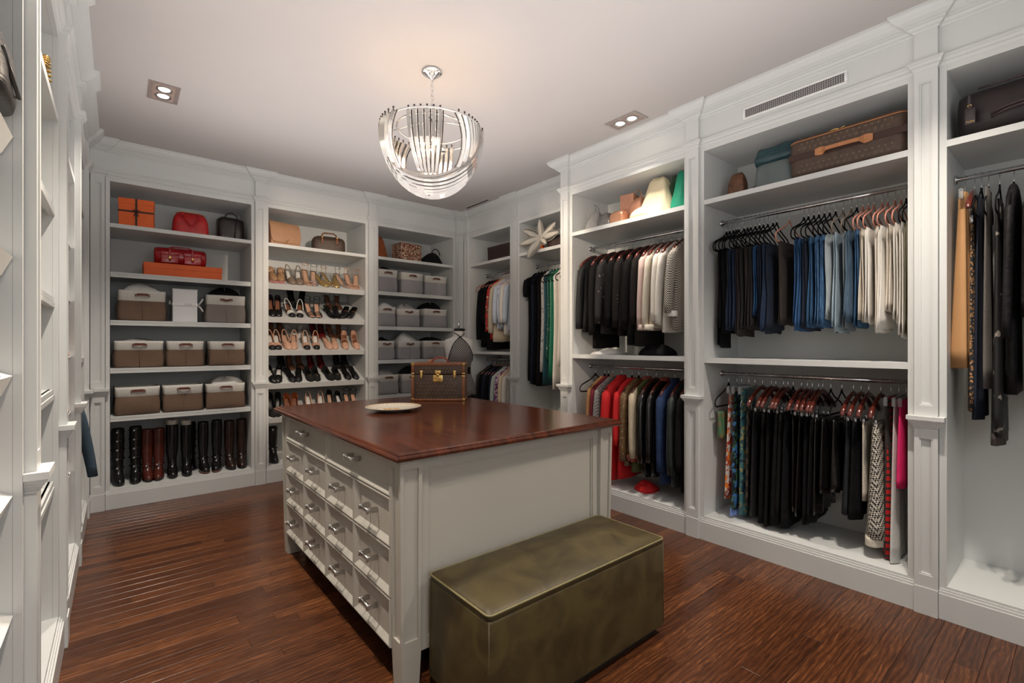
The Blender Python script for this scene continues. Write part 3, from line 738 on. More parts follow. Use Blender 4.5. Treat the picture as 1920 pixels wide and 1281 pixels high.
for i, (x, z, w_, h, lb, fm, fh) in enumerate(gx):
    basket(x, z, w_, h, .30, GRY, lb, GG, 60+i, fm, fh, dy=.035, rz=(0, 0, -.05, 0, -.06, .03, 0, .03, 0, 0, -.04, 0)[i], slump=.006 if i < 3 else .014)

# ---------------------------------------------------------------- boxes and bags on the back wall
ORANGE = mat('orange_card', (.80, .13, .018), .55, var=.03, scale=20)
BROWNR = mat('brown_ribbon', (.045, .018, .010), .6, var=.2)
def lidded_box(name, label, x, z, w, h, d, m_, rz=0, dy=.05, lid=.25, cat='box', group=None):
    t = thing(name, label, cat, (x, YB+dy+d/2, z), rz, group)
    MB().rbox(-w/2, w/2, -d/2, d/2, .0005, h*(1-.02), .002, 1, smooth=False).build('box_base', m_, t)
    MB().rbox(-w/2-.003, w/2+.003, -d/2-.003, d/2+.003, h*(1-lid), h, .002, 1, smooth=False).build('lid', m_, t)
    return t
b1 = lidded_box('gift_box', 'upright square orange gift box tied with dark brown ribbon', .128, HS, .245, .245, .10, ORANGE, rz=-.12, lid=.0001+.2, dy=.045)
rb = MB(); 
for p in ((-.0075, .0075, -.0535, -.0525, .001, .246), (-.1260, .1260, -.0535, -.0525, .125, .140), (-.1262, -.1255, -.05, .05, .125, .140), (-.0075, .0075, -.05, .05, .2455, .2465)): rb.box(*p)
r_ = rb.build('ribbon', BROWNR, b1)
bw = MB()
for s in (-1, 1):
    bw.tube([(0, -.056, .132), (s*.016, -.064, .150), (s*.026, -.060, .140), (s*.010, -.056, .131), (0, -.055, .131)], .0035, 5, flat=.5)
    bw.tube([(0, -.056, .132), (s*.010, -.058, .110), (s*.016, -.056, .092)], .0035, 5, flat=.5)
bw.build('bow', BROWNR, r_)
lidded_box('flat_box', 'long flat orange lidded box under the red satchel', .475, 2.028, .60, .115, .30, ORANGE, lid=.42)
wb = lidded_box('white_box', 'tall plain white ribboned gift box between the two highest baskets', .480, 1.614, .190, .305, .26, mat('white_card', (.78, .78, .80), .5, var=.01), lid=.03)
MB().box(-.0975, .0975, -.1345, -.1335, .150, .172).build('ribbon', mat('white_ribbon', (.82, .81, .78), .35, var=.02), wb)
bb = MB()
for s in (-1, 1): bb.tube([(.103, -.10, .16), (.125, -.12, .16+s*.03), (.140, -.125, .16+s*.06)], .008, 6, flat=.3)
bb.tube([(-.103, -.10, .165), (-.118, -.12, .19), (-.122, -.12, .165), (-.104, -.10, .155)], .004, 5)
bb.build('bow', mat('white_ribbon', (.82, .81, .78), .35), wb)
text_mesh('DIOR', .024, .0003, 'lettering', mat('grey_print', (.45, .45, .44), .6), wb, (.022, -.1352, .161), (PI/2, 0, 0))

def handle_arc(mb, x0, x1, y, z0, hgt, r, n=12, sag=1):
    pts = []
    for q in range(n+1):
        a = PI*q/n; pts.append(((x0+x1)/2-(x1-x0)/2*math.cos(a), y, z0+hgt*math.sin(a)))
    return mb.tube(pts, r, 8)
def soft_bag(w, h, d, top=.8, bulge=.1, rnd_=.3, seed=1, crumple=0.0, nz=9, n=28):
    """upright bag body: superellipse sections narrowing to the top"""
    R = random.Random(seed); ph = [R.uniform(0, 6.3) for _ in range(5)]; secs = []
    for i in range(nz+1):
        t = i/nz; e = 1
        if t < .12: e = .93+.07*t/.12
        if t > 1-rnd_: 
            q = (t-(1-rnd_))/rnd_; e = math.sqrt(max(0, 1-q*q*.96))*(1-.0*q)
        sx = (1-(1-top)*t)*(1+bulge*math.sin(PI*t))*(.6+.4*e); sy = (1-(1-top)*t*1.2)*(1+bulge*math.sin(PI*t))*e
        c = []
        for k in range(n):
            a = 2*PI*k/n; q = 1+crumple*(math.sin(4*a+ph[0]+5*t)+.6*math.sin(7*a+ph[1]-6*t))
            c.append((w/2*sx*q*math.copysign(abs(math.cos(a))**.45, math.cos(a)), d/2*sy*q*math.copysign(abs(math.sin(a))**.45, math.sin(a)), h*t))
        secs.append(c)
    return MB().loft(secs)
RED = mat('red_leather', (.48, .012, .014), .38, var=.12, scale=25, bump=.15, bscale=160)
RED2 = mat('glossy_red_leather', (.38, .008, .014), .18, var=.25, scale=14, bump=.3, bscale=50, coat=.4)
t = thing('handbag', 'bright red domed leather handbag with rolled handles on the top shelf', 'handbag', (.535, YB+.20, HS+.0005))
soft_bag(.30, .225, .15, .86, .02, .42, 3).build('body', RED, t)
hh = MB(); pts = [(-.066+.132*q/10, -.085-.028*math.sin(PI*q/10), .185-.095*math.sin(PI*q/10)) for q in range(11)]; hh.tube(pts, .0075, 8); hh.build('handle', RED, t)
for s in (-.066, .066): MB().rbox(s-.010, s+.010, -.083, -.074, .165, .205, .003, 1).build('handle_tab', RED, t)
MB().tube([(-.120, -.03, .205), (-.06, -.03, .2265), (.06, -.03, .2265), (.120, -.03, .205)], .0025, 5).build('zipper', GOLD, t)
DBAG = mat('dark_brown_leather', (.018, .010, .008), .32, var=.3, scale=10, bump=.2, bscale=40)
t = thing('handbag', 'large dark brown leather tote in the shadow at the right end of the top shelf', 'handbag', (.875, YB+.24, HS+.0005), .05)
soft_bag(.24, .245, .18, .92, .05, .15, 5, .02).build('body', DBAG, t)
handle_arc(MB(), -.05, .07, .0, .22, .075, .006).build('handle', DBAG, t)
MB().tube([(.02, -.098, .02), (.035, -.092, .22)], .004, 5).build('seam', DBAG, t)
t = thing('satchel', 'glossy red satchel with two buckled front pockets on the long orange box', 'handbag', (.455, YB+.19, 2.1435))
MB().loft([[(x, y*s, .085+z*s*1.0) for y, z in [(.075*math.cos(a), .082*math.sin(a)) for a in [2*PI*k/20 for k in range(20)]]] for x, s in ((-.205, .55), (-.200, .85), (-.185, .97), (-.1, 1.0), (.1, 1.0), (.185, .97), (.200, .85), (.205, .55))]).build('body', RED2, t)
for s in (-.088, .088):
    pk = MB().rbox(s-.070, s+.070, -.088, -.050, .012, .098, .010, 3).build('pocket', RED2, t)
    MB().rbox(s-.072, s+.072, -.094, -.055, .088, .122, .008, 3).build('pocket_flap', RED2, pk)
    MB().rbox(s-.010, s+.010, -.0975, -.09, .03, .150, .002, 1).build('strap', RED2, pk)
    MB().rbox(s-.011, s+.011, -.101, -.0977, .050, .078, .002, 1).build('buckle', GOLD, pk)
MB().tube([(-.09, -.02, .160), (-.06, -.02, .176), (.06, -.02, .176), (.09, -.02, .160)], .006, 8).build('handle', RED2, t)
# middle bay, top shelf
TAN = mat('tan_leather', (.50, .27, .15), .55, var=.05, scale=12, bump=.1, bscale=160)
t = thing('handbag', 'tan leather flap handbag with a gold emblem at left on the top shelf', 'handbag', (1.362, YB+.21, HS+.0005), .20)
mb = MB(); secs = []
for x in (-.155, -.150, .150, .155):
    k = .94 if abs(x) > .152 else 1
    secs.append([(x, (-.075+.0)*k, .002), (x, -.070*k, .13*k), (x, -.040*k, .235*k), (x, -.01, .262*k), (x, .02, .25*k), (x, .05*k, .15), (x, .075*k, .002)])
mb.loft(secs, smooth=False).build('body', TAN, t)
fl = MB(); sec = []
prof_ = [(.045, .19), (.025, .252), (-.008, .272), (-.042, .252), (-.068, .19), (-.083, .11), (-.086, .06), (-.084, .045)]
for y, z in prof_:
    wv = .160 if z > .07 or y > 0 else (.150 if z > .05 else .125)
    sec.append([(-wv, y, z), (-wv+.02, y-.003, z-.002), (wv-.02, y-.003, z-.002), (wv, y, z), (wv, y+.005, z-.003), (-wv, y+.005, z-.003)])
fl.loft(sec, smooth=True); sharp(fl.build('flap', TAN, t), 50)
em = MB()
em.tube([(-.014, -.092, .066), (0, -.0935, .048), (.020, -.092, .078)], .0028, 6); em.tube([(0, -.0935, .048), (-.002, -.092, .030)], .0028, 6); em.build('emblem', GOLD, t)
MONO = mat('monogram_canvas', (.068, .040, .026), .5, var=.25, scale=30, bump=.1, bscale=300)
MONOL = mat('monogram_print', (.165, .110, .066), .5, var=.1)
VACH = mat('natural_leather', (.46, .19, .075), .5, var=.1, scale=20)
VACHD = mat('aged_leather', (.21, .068, .024), .42, var=.2, scale=20)
def monogram(w, h, name, par, y, cell=.026, z0=0.0, xo=0.0, mask=None, rot=(0, 0, 0)):
    """flat printed lattice of small initials, quatrefoils and diamonds"""
    mb = MB(); i = 0; j = 0
    def bar(x0, z0_, x1, z1, t_):
        dx, dz = x1-x0, z1-z0_; l = math.hypot(dx, dz); nx_, nz_ = -dz/l*t_, dx/l*t_
        mb.add([(x0-nx_, 0, z0_-nz_), (x1-nx_, 0, z1-nz_), (x1+nx_, 0, z1+nz_), (x0+nx_, 0, z0_+nz_)], [(0, 1, 2, 3)])
    nz_ = int(h/cell); nx2 = int(w/cell)
    for j in range(nz_):
        for i in range(nx2):
            cx_ = -w/2+cell*(i+.5+(.5 if j % 2 else 0))+xo; cz_ = z0+cell*(j+.5)
            if cx_ > w/2-cell*.3+xo: continue
            if mask and not mask(cx_, cz_): continue
            r = cell*.30; k = (i+j//2) % 3 if j % 2 == 0 else 3
            if k == 0 or k == 2:
                if k == 0:   # interlocked L and V
                    bar(cx_-r*.7, cz_+r*.9, cx_-r*.7, cz_-r*.6, r*.10); bar(cx_-r*.7, cz_-r*.6, cx_+r*.2, cz_-r*.6, r*.10)
                    bar(cx_-r*.2, cz_+r*.7, cx_+r*.3, cz_-r*.9, r*.12); bar(cx_+r*.3, cz_-r*.9, cx_+r*.9, cz_+r*.7, r*.08)
                else:        # four petals
                    for a in range(4):
                        ca, sa = math.cos(a*PI/2), math.sin(a*PI/2)
                        pts = [(0, 0), (r*.5, r*.28), (r, 0), (r*.5, -r*.28)]
                        mb.add([(cx_+p*ca-q*sa, 0, cz_+p*sa+q*ca) for p, q in pts], [(0, 1, 2, 3)])
            elif k == 1:     # ringed flower
                n = 12
                vs = [(cx_+rr_*math.cos(2*PI*q/n), 0, cz_+rr_*math.sin(2*PI*q/n)) for rr_ in (r, r*.76) for q in range(n)]
                mb.add(vs, [(q, (q+1) % n, n+(q+1) % n, n+q) for q in range(n)])
                mb.add([(cx_+p*r*.45, 0, cz_+q*r*.45) for p, q in ((1, 0), (0, 1), (-1, 0), (0, -1))], [(0, 1, 2, 3)])
            else:            # pointed diamond star
                pts = [(1, 0), (.3, .3), (0, 1), (-.3, .3), (-1, 0), (-.3, -.3), (0, -1), (.3, -.3)]
                mb.add([(cx_, 0, cz_)]+[(cx_+p*r*.9, 0, cz_+q*r*.9) for p, q in pts], [(0, a+1, (a+1) % 8+1) for a in range(8)])
    mb.v = [(p[0], y, p[2]) for p in mb.v]
    o = mb.build(name, MONOL, par); tag(o, kind='stuff'); o.rotation_euler = rot
    return o
t = thing('handbag', 'brown monogram duffel handbag with orange leather straps on the top shelf', 'handbag', (1.865, YB+.27, HS+.0005), -.16)
soft_bag(.36, .20, .17, .96, .02, .30, 8).build('body', MONO, t)
monogram(.29, .15, 'monogram_print', t, -.0905, .026, .012)
for s in (-.08, .08):
    st = MB().rbox(s-.011, s+.011, -.0965, -.0915, .10, .185, .002, 1).build('strap_tab', VACHD, t)
    MB().lathe([(.004, 0), (.010, .001), (.010, .003), (.004, .004)], 12).build('ring', GOLD, st, (s, -.097, .176)).rotation_euler = (PI/2, 0, 0)
hh = MB(); hh.tube([(-.08, -.05, .18), (-.075, -.045, .215), (-.05, -.03, .235), (.05, -.03, .235), (.075, -.045, .215), (.08, -.05, .18)], .008, 8); hh.build('handle', VACHD, t)
# right bay, top shelf
t = thing('handbag', 'rust brown suede pouch leaning at the left end of the top shelf', 'handbag', (2.46, YB+.22, HS+.0005), .3)
soft_bag(.19, .285, .14, .45, .06, .25, 9, .02).build('body', mat('rust_suede', (.27, .075, .022), .9, var=.2, scale=30, sheen=.0, bump=.2), t)
handle_arc(MB(), .02, .10, .03, .16, .05, .005).build('strap', mat('rust_suede', (.27, .075, .022), .9), t)
t = lidded_box('patterned_box', 'box covered with a busy brown and white mosaic pattern', 2.80, HS, .30, .215, .20, pattern('mosaic_print', 'spots', (.22, .065, .025), (.70, .60, .45), 62, .6, (.05, .02, .015), .42), rz=.13, lid=.012, dy=.06)
t = thing('handbag', 'slouchy black handbag with chain lying at the right of the top shelf', 'handbag', (3.17, YB+.20, HS+.0005), .1)
secs = []
for i in range(11):
    q = i/10; x = -.19+.36*q; hgt = .02+.135*math.sin(PI*min(1, q*1.02))**.8*(.35+.65*q); 
    secs.append([(x, .075*math.cos(a)*(.4+.6*math.sin(PI*(q*.9+.05))), max(.002, hgt*(1+math.sin(a))*.75)) for a in [2*PI*k/14 for k in range(14)]])
MB().loft(secs).build('body', DRK, t)
handle_arc(MB(), .01, .14, 0, .15, .075, .006).build('handle', DRK, t)
MB().tube([(-.19, -.09, .006), (-.12, -.10, .010), (-.05, -.09, .006), (.02, -.10, .008)], .005, 6).build('chain', STEEL, t)

# ---------------------------------------------------------------- shoes
NUDE = mat('nude_leather', (.62, .36, .25), .35, var=.06); NUDEI = mat('nude_insole', (.55, .33, .22), .6, var=.08)
BLK = mat('black_leather', (.008, .008, .008), .25, var=.2); BLKP = mat('black_patent', (.006, .006, .007), .06, var=.1, coat=.6)
BLKS = mat('black_suede', (.007, .007, .007), .95, var=.2); BRNI = mat('brown_insole', (.20, .075, .035), .5, var=.1)
WHL = mat('white_leather', (.74, .72, .68), .35, var=.03); TAUL = mat('taupe_leather', (.24, .18, .13), .4, var=.1)
GLDL = mat('gold_leather', (.55, .38, .16), .28, .6, var=.1); SLVL = mat('silver_leather', (.55, .52, .52), .25, .7, var=.1)
LEO = pattern('leopard_print', 'spots', (.42, .24, .12), (.05, .02, .012), 75, .5, None, .33); PINKS = mat('pink_sole', (.60, .27, .24), .5, var=.05)
ORL = mat('orange_leather', (.50, .13, .03), .4, var=.1); REDD = mat('dark_red_leather', (.13, .008, .010), .35, var=.15); BRL = mat('brown_shoe_leather', (.11, .045, .025), .4, var=.2)
GLIT = mat('glitter', (.5, .45, .48), .25, .8, var=.5, scale=260)
SHOES = {}
def shoe(kind, upper, inner, heel, hmat, toe='point', x=0, y=0, z=0, rz=0, rx=0, label='', group='', cat='shoe', deco=None):
    key = (kind, upper.name, inner.name, heel, hmat.name, toe, deco)
    if key in SHOES:
        t = like(SHOES[key]); t.scale = (1.10,)*3; t.rotation_mode = 'ZYX'; t.location = (x, y, z); t.rotation_euler = (rx, 0, rz); tag(t, label, cat, group); return t
    t = thing('shoe' if kind != 'sandal' else 'sandal', label, cat, (x, y, z), rz, group); t.rotation_euler = (rx, 0, rz); t.rotation_mode = 'ZYX'
    H = heel; Lh = .118; pl = .028 if kind == 'wedge' else .003
    N = 16
    def sole(q):          # q 0 toe .. 1 heel ; returns z of the foot bed
        if kind in ('flat',): return pl+.004*0+H*max(0, (q-.5)*2)*.2
        if q < .33: return pl
        s = (q-.33)/.67; s = s*s*(3-2*s); return pl+H*s
    def hw(q):
        a = .036*math.sin(PI*min(1, (q*.98+.02))**.62)**.7 if toe == 'point' else .037*min(1, math.sqrt(q*7+.02))*(1-.30*max(0, (q-.35)/.65)**1.2)
        a = max(a, .004)
        if q > .6: a = .0265-.002*(q-.6)
        elif q > .3: a = .037+(.0265-.037)*(q-.3)/.3 if toe != 'point' else min(.037, a)+(.0265-min(.037, a))*max(0, (q-.4)/.2)
        return a
    yy = lambda q: -Lh+2*Lh*q-(.35*H*max(0, q-.4)*.5)
    # sole plate
    secs = []
    for i in range(N+1):
        q = i/N; w_ = hw(q); z0 = sole(q)
        secs.append([(-w_, yy(q), z0-.0025), (w_, yy(q), z0-.0025), (w_, yy(q), z0+.0015), (0, yy(q), z0+.0025), (-w_, yy(q), z0+.0015)])
    MB().loft(secs).build('sole', hmat if kind != 'wedge' else hmat, t)
    secs = [[(-hw(i/N)*.86, yy(i/N), sole(i/N)+.003), (hw(i/N)*.86, yy(i/N), sole(i/N)+.003), (hw(i/N)*.5, yy(i/N), sole(i/N)+.0045), (-hw(i/N)*.5, yy(i/N), sole(i/N)+.0045)] for i in range(1, N)]
    MB().loft(secs).build('insole', inner, t)
    if kind in ('pump', 'sling', 'mule', 'flat', 'loafer', 'wedge'):
        q1 = {'pump': .36, 'sling': .36, 'mule': .42, 'flat': .34, 'loafer': .5, 'wedge': .42}[kind]
        secs = []; m = 8; ht = .036 if toe == 'point' else .042
        for i in range(9):
            q = q1*i/8; w_ = hw(q)+.0015; hz = (.006+ht*math.sqrt(q/q1)) if i else .005; s = []
            for k in range(m+1):
                a = PI*k/m; s.append((-w_*math.cos(a)*(1-.12*math.sin(a)), yy(q), sole(q)-.002+hz*math.sin(a)**.75))
            s += [(w_*.9, yy(q), sole(q)-.003), (-w_*.9, yy(q), sole(q)-.003)]
            secs.append(s)
        MB().loft(secs, cap1=False).build('vamp', upper, t)
        if kind in ('pump', 'flat', 'loafer'):       # side walls and heel counter: an open U strip
            secs = []; path = [(1, q) for q in [q1-.02+(1-q1+.02)*k/8 for k in range(9)]]
            ring_ = [(-1, q) for _, q in path]+[(0, 1.0)]+[(1, q) for _, q in reversed(path)]
            for s_, q in ring_:
                w_ = hw(min(q, 1))+.0015; xx = s_*w_*(1 if q < .97 else .6); yq = yy(q)+(.006 if s_ == 0 else 0)
                hz = .028+.024*max(0, (q-.55)/.45) if kind != 'loafer' else .045
                secs.append([(xx, yq, sole(q)-.002), (xx*1.02, yq, sole(q)+hz*.6), (xx*.94, yq, sole(q)+hz), (xx*.90, yq, sole(q)+hz-.001), (xx*.93, yq, sole(q)+.001)])
            MB().loft(secs).build('quarter', upper, t)
        if kind == 'sling':
            pts = []
            for k in range(13):
                a = PI*k/12; pts.append((-.029*math.cos(a), yy(.5)+(yy(1.02)-yy(.5))*math.sin(a), sole(.45)+.03+(sole(1)+.055-sole(.45)-.03)*math.sin(a)))
            MB().tube(pts, .0032, 5, flat=1.6).build('sling_strap', upper, t)
    if kind == 'sandal':
        for q, hz in ((.14, .022), (.24, .030), (.33, .036)) if deco != 'one' else ((.2, .03),):
            w_ = hw(q)+.001
            MB().tube([(-w_*math.cos(a), yy(q), sole(q)+hz*math.sin(a)) for a in [PI*k/8 for k in range(9)]], .0036, 5, flat=.6).build('strap', upper, t)
        pts = [(.030*math.cos(a), yy(.90)+.030*math.sin(a)-.006, sole(.9)+.072+.008*math.sin(a)) for a in [2*PI*k/14 for k in range(14)]]
        MB().tube(pts, .0028, 5, closed=True).build('ankle_strap', upper, t)
        ct = MB()
        for s in (-1, 1): ct.tube([(s*.024, yy(.78), sole(.78)), (s*.028, yy(.86), sole(.86)+.045), (s*.028, yy(.9), sole(.9)+.072)], .0026, 5)
        ct.build('side_strap', upper, t)
    if kind == 'wedge':
        secs = []
        for i in range(9):
            q = i/8; secs.append([(-hw(q), yy(q), .001), (hw(q), yy(q), .001), (hw(q), yy(q), sole(q)-.003), (-hw(q), yy(q), sole(q)-.003)])
        MB().loft(secs, smooth=False).build('platform', hmat, t)
        bl_ = heap(.036, .03, .045, 4, 10, 4); bl_.v = [(p[0], p[1]+.045, p[2]+sole(.7)+.0) for p in bl_.v]; bl_.build('bow', upper, t)
    elif H > .012:
        y1 = yy(.955); zt = sole(.95)-.002; wb_ = .019 if H > .05 else .022; w0 = .0045 if H > .05 else .016
        if kind == 'mule': w0 = .014
        secs = []
        for k in range(6):
            s = k/5; wq = w0+(wb_-w0)*s**2; secs.append([(wq*math.cos(a), y1+.006*(1-s)+wq*.95*math.sin(a)-(.006*s), .0005+(zt-.0005)*s) for a in [2*PI*j/10 for j in range(10)]])
        MB().loft(secs).build('heel', upper if kind != 'sandal' else hmat, t)
    if deco == 'gold':
        v = MB(); q = .26; zz = sole(q)+.040; v.tube([(-.012, yy(.30), zz+.004), (0, yy(.20), zz-.004), (.012, yy(.30), zz+.004)], .0022, 5); v.build('gold_emblem', GOLD, t)
    if deco == 'cap':
        secs = []
        for i in range(5):
            q = .17*i/4; w_ = hw(q)+.0028; hz = (.008+.036*math.sqrt(q/.36)) if i else .007
            secs.append([(-w_*math.cos(a)*(1-.12*math.sin(a)), yy(q)-.001, sole(q)-.002+hz*math.sin(a)**.75) for a in [PI*k/8 for k in range(9)]]+[(w_*.9, yy(q), sole(q)-.002), (-w_*.9, yy(q), sole(q)-.002)])
        MB().loft(secs).build('toe_cap', BLKP, t)
    if deco == 'mary':
        MB().tube([(-.034*math.cos(a), yy(.55), sole(.55)+.012+.030*math.sin(a)) for a in [PI*k/8 for k in range(9)]], .003, 5).build('instep_strap', upper, t)
    SHOES[key] = t; t.scale = (1.10,)*3
    return t
SG = 'shoes on the slanted shelves of the middle bay'
TAN17 = math.tan(math.radians(24)); RX = math.radians(24)
def row(zs, name, items, d0=.030, back=False):
    for i, (x, rz, spec, lb) in enumerate(items):
        kind, up, inn, H, hm, toe, deco = spec
        d = d0+.118*math.cos(RX); z = zs+(d-.018)*TAN17+.003
        shoe(kind, up, inn, H, hm, toe, x, YB+d, z, rz, RX, lb+' '+name, SG, deco=deco)
P = lambda *a: a
sNS = P('sling', NUDE, NUDEI, .055, NUDE, 'round', None); sNP = P('pump', NUDE, BRNI, .06, NUDE, 'point', 'mary'); sNM = P('mule', NUDE, NUDEI, .03, NUDE, 'round', None)
sWS = P('sling', NUDE, WHL, .05, NUDE, 'point', 'cap'); sLW = P('wedge', LEO, LEO, .05, PINKS, 'round', None); sTS = P('sling', TAUL, WHL, .07, BRL, 'round', None)
sSA = P('sandal', GLIT, NUDEI, .085, SLVL, 'round', None); sGD = P('mule', GLDL, GLDL, .06, GLDL, 'point', None); sNA = P('sandal', NUDE, NUDEI, .09, NUDE, 'round', 'one')
sBP = P('pump', BLK, BRNI, .085, BLK, 'point', None); sCT = P('sling', WHL, BRNI, .05, BLK, 'point', 'cap'); sBS = P('sandal', BLK, NUDE, .07, BLK, 'round', None)
sBC = P('sandal', BLKP, BLK, .05, BLK, 'round', None); sBF = P('loafer', BLKP, BRNI, .012, BLK, 'point', None); sBV = P('flat', BLKS, BLK, .012, BLK, 'round', 'gold')
sBG = P('mule', BLKP, BLK, .04, BLK, 'round', None); sOR = P('pump', ORL, BRNI, .07, BRL, 'point', None); sWH = P('flat', WHL, WHL, .02, WHL, 'round', None)
sBW = P('pump', BLKS, BLK, .09, BLK, 'round', None); sRD = P('pump', REDD, REDD, .08, REDD, 'round', None); sBR = P('sandal', BRL, BRNI, .08, BRL, 'round', None); sSG = P('sandal', GLDL, GLDL, .08, SLVL, 'point', None)
n1, n2, n3, n4, n5 = 'on the highest shoe shelf', 'on the second shoe shelf', 'on the third shoe shelf', 'on the fourth shoe shelf', 'on the shoe shelf just above the island'
row(2.03, n1, [(1.232, .05, sLW, 'leopard wedge shoe with pink sole, nearest the left end,'), (1.318, -.15, sLW, 'leopard wedge shoe with pink sole, right one of the pair,'),
    (1.410, .1, sTS, 'taupe slingback shoe with pale lining, left of the pair,'), (1.500, -.1, sTS, 'taupe slingback shoe with pale lining, right of the pair,'),
    (1.580, .05, sNA, 'thin strapped nude sandal beside the taupe slingbacks'), (1.655, -.15, sSA, 'silvery strappy sandal in the middle'),
    (1.735, .35, sGD, 'gold heeled mule, left of the pair,'), (1.815, .5, sSG, 'gold and silver strappy sandal'), (1.900, -.2, sGD, 'gold heeled mule, right of the pair,'), (1.968, .5, sSA, 'glittering silver sandal with bow'),
    (2.050, .1, sNA, 'nude sandal with round ankle strap, left of the last pair,'), (2.130, -.25, sNA, 'nude sandal with round ankle strap, last at right,')])
row(1.686, n2, [(1.226, 0, sBP, 'black pump with brown lining cut off by the left stile'), (1.292, -.1, sBP, 'high black pump with brown lining, second from left,'),
    (1.405, .1, sCT, 'white slingback with black toe cap, left of the pair,'), (1.512, -.2, sCT, 'white slingback with black toe cap, right of the pair,'),
    (1.612, .1, sBS, 'black strappy sandal with nude footbed, left of the pair,'), (1.695, -.1, sBS, 'black strappy sandal with nude footbed, right of the pair,'),
    (1.830, .15, sBC, 'shiny black jewelled sandal, left of the pair,'), (1.910, -.05, sBC, 'shiny black jewelled sandal, right of the pair,'),
    (2.000, -.5, sBF, 'pointed black flat shoe, left of the last pair,'), (2.085, -.6, sBF, 'pointed black flat shoe at the right end')])
row(1.686, n2, [(1.50, .1, sBW, 'tall black suede pump behind the white slingbacks, left,'), (1.60, -.3, sBW, 'tall black suede pump behind the white slingbacks, right,'), (1.91, .1, sBR, 'brown sandal standing behind the jewelled ones, left,'), (2.01, -.1, sBR, 'brown sandal standing behind the jewelled ones, right,')], .29)
row(1.345, n3, [(1.224, 0, sWS, 'nude slingback with white inside at the left end'), (1.285, -.05, sWS, 'nude slingback with white inside, second from left,'),
    (1.375, .05, sNS, 'nude rounded slingback, third from left,'), (1.450, -.2, sNS, 'nude rounded slingback, fourth from left,'),
    (1.575, -.1, sWS, 'nude slingback with white inside in the middle'), (1.680, -.15, sWS, 'nude slingback with white inside, right of the middle,'),
    (1.805, 0, sNM, 'beige double strap mule, left of the pair,'), (1.885, -.2, sNM, 'beige double strap mule, right of the pair,'),
    (1.998, -.15, sNP, 'nude pointed shoe with instep strap, left of the last pair,'), (2.120, -.05, sNP, 'nude pointed shoe with instep strap at the right end')])
row(1.345, n3, [(1.29, 0, sBR, 'dark brown sandal in the back row, leftmost,'), (1.385, 0, sBR, 'dark brown sandal in the back row, second from left,'), (1.49, .2, sWH, 'white chunky shoe in the back row, left,'), (1.59, -.3, sWH, 'white chunky shoe in the back row, right,'), (1.74, .1, sRD, 'dark red pump in the back row, left,'), (1.82, -.1, sRD, 'dark red pump in the back row, right,'), (1.93, .1, sBR, 'brown heeled sandal in the back row, second from right,'), (2.03, -.1, sBR, 'brown heeled sandal in the back row, rightmost,')], .29)
row(.999, n4, [(1.230, .12, P('pump', BLK, WHL, .03, BLK, 'round', None), 'black shoe with white lining, left of the pair,'), (1.300, -.25, P('pump', BLK, WHL, .03, BLK, 'round', None), 'black shoe with white lining, right of the pair,'),
    (1.415, .1, sBG, 'black patent mule, left of the pair,'), (1.500, -.25, sBG, 'black patent mule, right of the pair,'), (1.605, 0, sBV, 'black flat with gold emblem, first from left,'), (1.680, -.1, sBV, 'black flat with gold emblem, second from left,'),
    (1.815, .1, sBV, 'black flat with gold emblem, third from left,'), (1.905, -.1, sBV, 'black flat with gold emblem, fourth from left,'), (2.015, 0, sBG, 'glossy black mule beside the emblem flats'), (2.105, 0, sBG, 'glossy black mule at the right end')])
row(.999, n4, [(1.39, 0, sBW, 'tall black pump in the back row, leftmost,'), (1.48, 0, sBR, 'brown sandal in the back row, left of the pair,'), (1.58, 0, sBR, 'brown sandal in the back row, right of the pair,'), (1.70, 0, sRD, 'dark red pump in the back row, left one,'), (1.81, 0, sRD, 'dark red pump in the back row, right one,'), (2.00, 0, sBW, 'black suede pump in the back row, second from right,'), (2.09, 0, sBW, 'black suede pump in the back row, rightmost,')], .29)
row(.650, n5, [(1.230, .05, sBW, 'high black shoe, leftmost,'), (1.290, -.15, sBW, 'high black shoe, second from left,'), (1.400, .1, sOR, 'orange brown pointed pump, left of the pair,'), (1.462, -.1, sOR, 'orange brown pointed pump, right of the pair,'),
    (1.610, 0, P('sling', NUDE, WHL, .075, NUDE, 'point', None), 'cream slingback, left of the pair,'), (1.735, -.1, P('sling', NUDE, WHL, .075, NUDE, 'point', None), 'cream slingback, right of the pair,'), (1.84, 0, P('pump', BLK, NUDEI, .08, BLK, 'point', None), 'black pump with nude lining'),
    (1.945, .1, P('pump', BLK, WHL, .06, BLK, 'round', None), 'black pump with white lining'), (2.035, 0, sBS, 'strappy black sandal, left of the last pair,'), (2.115, 0, sBS, 'strappy black sandal at the right end')])

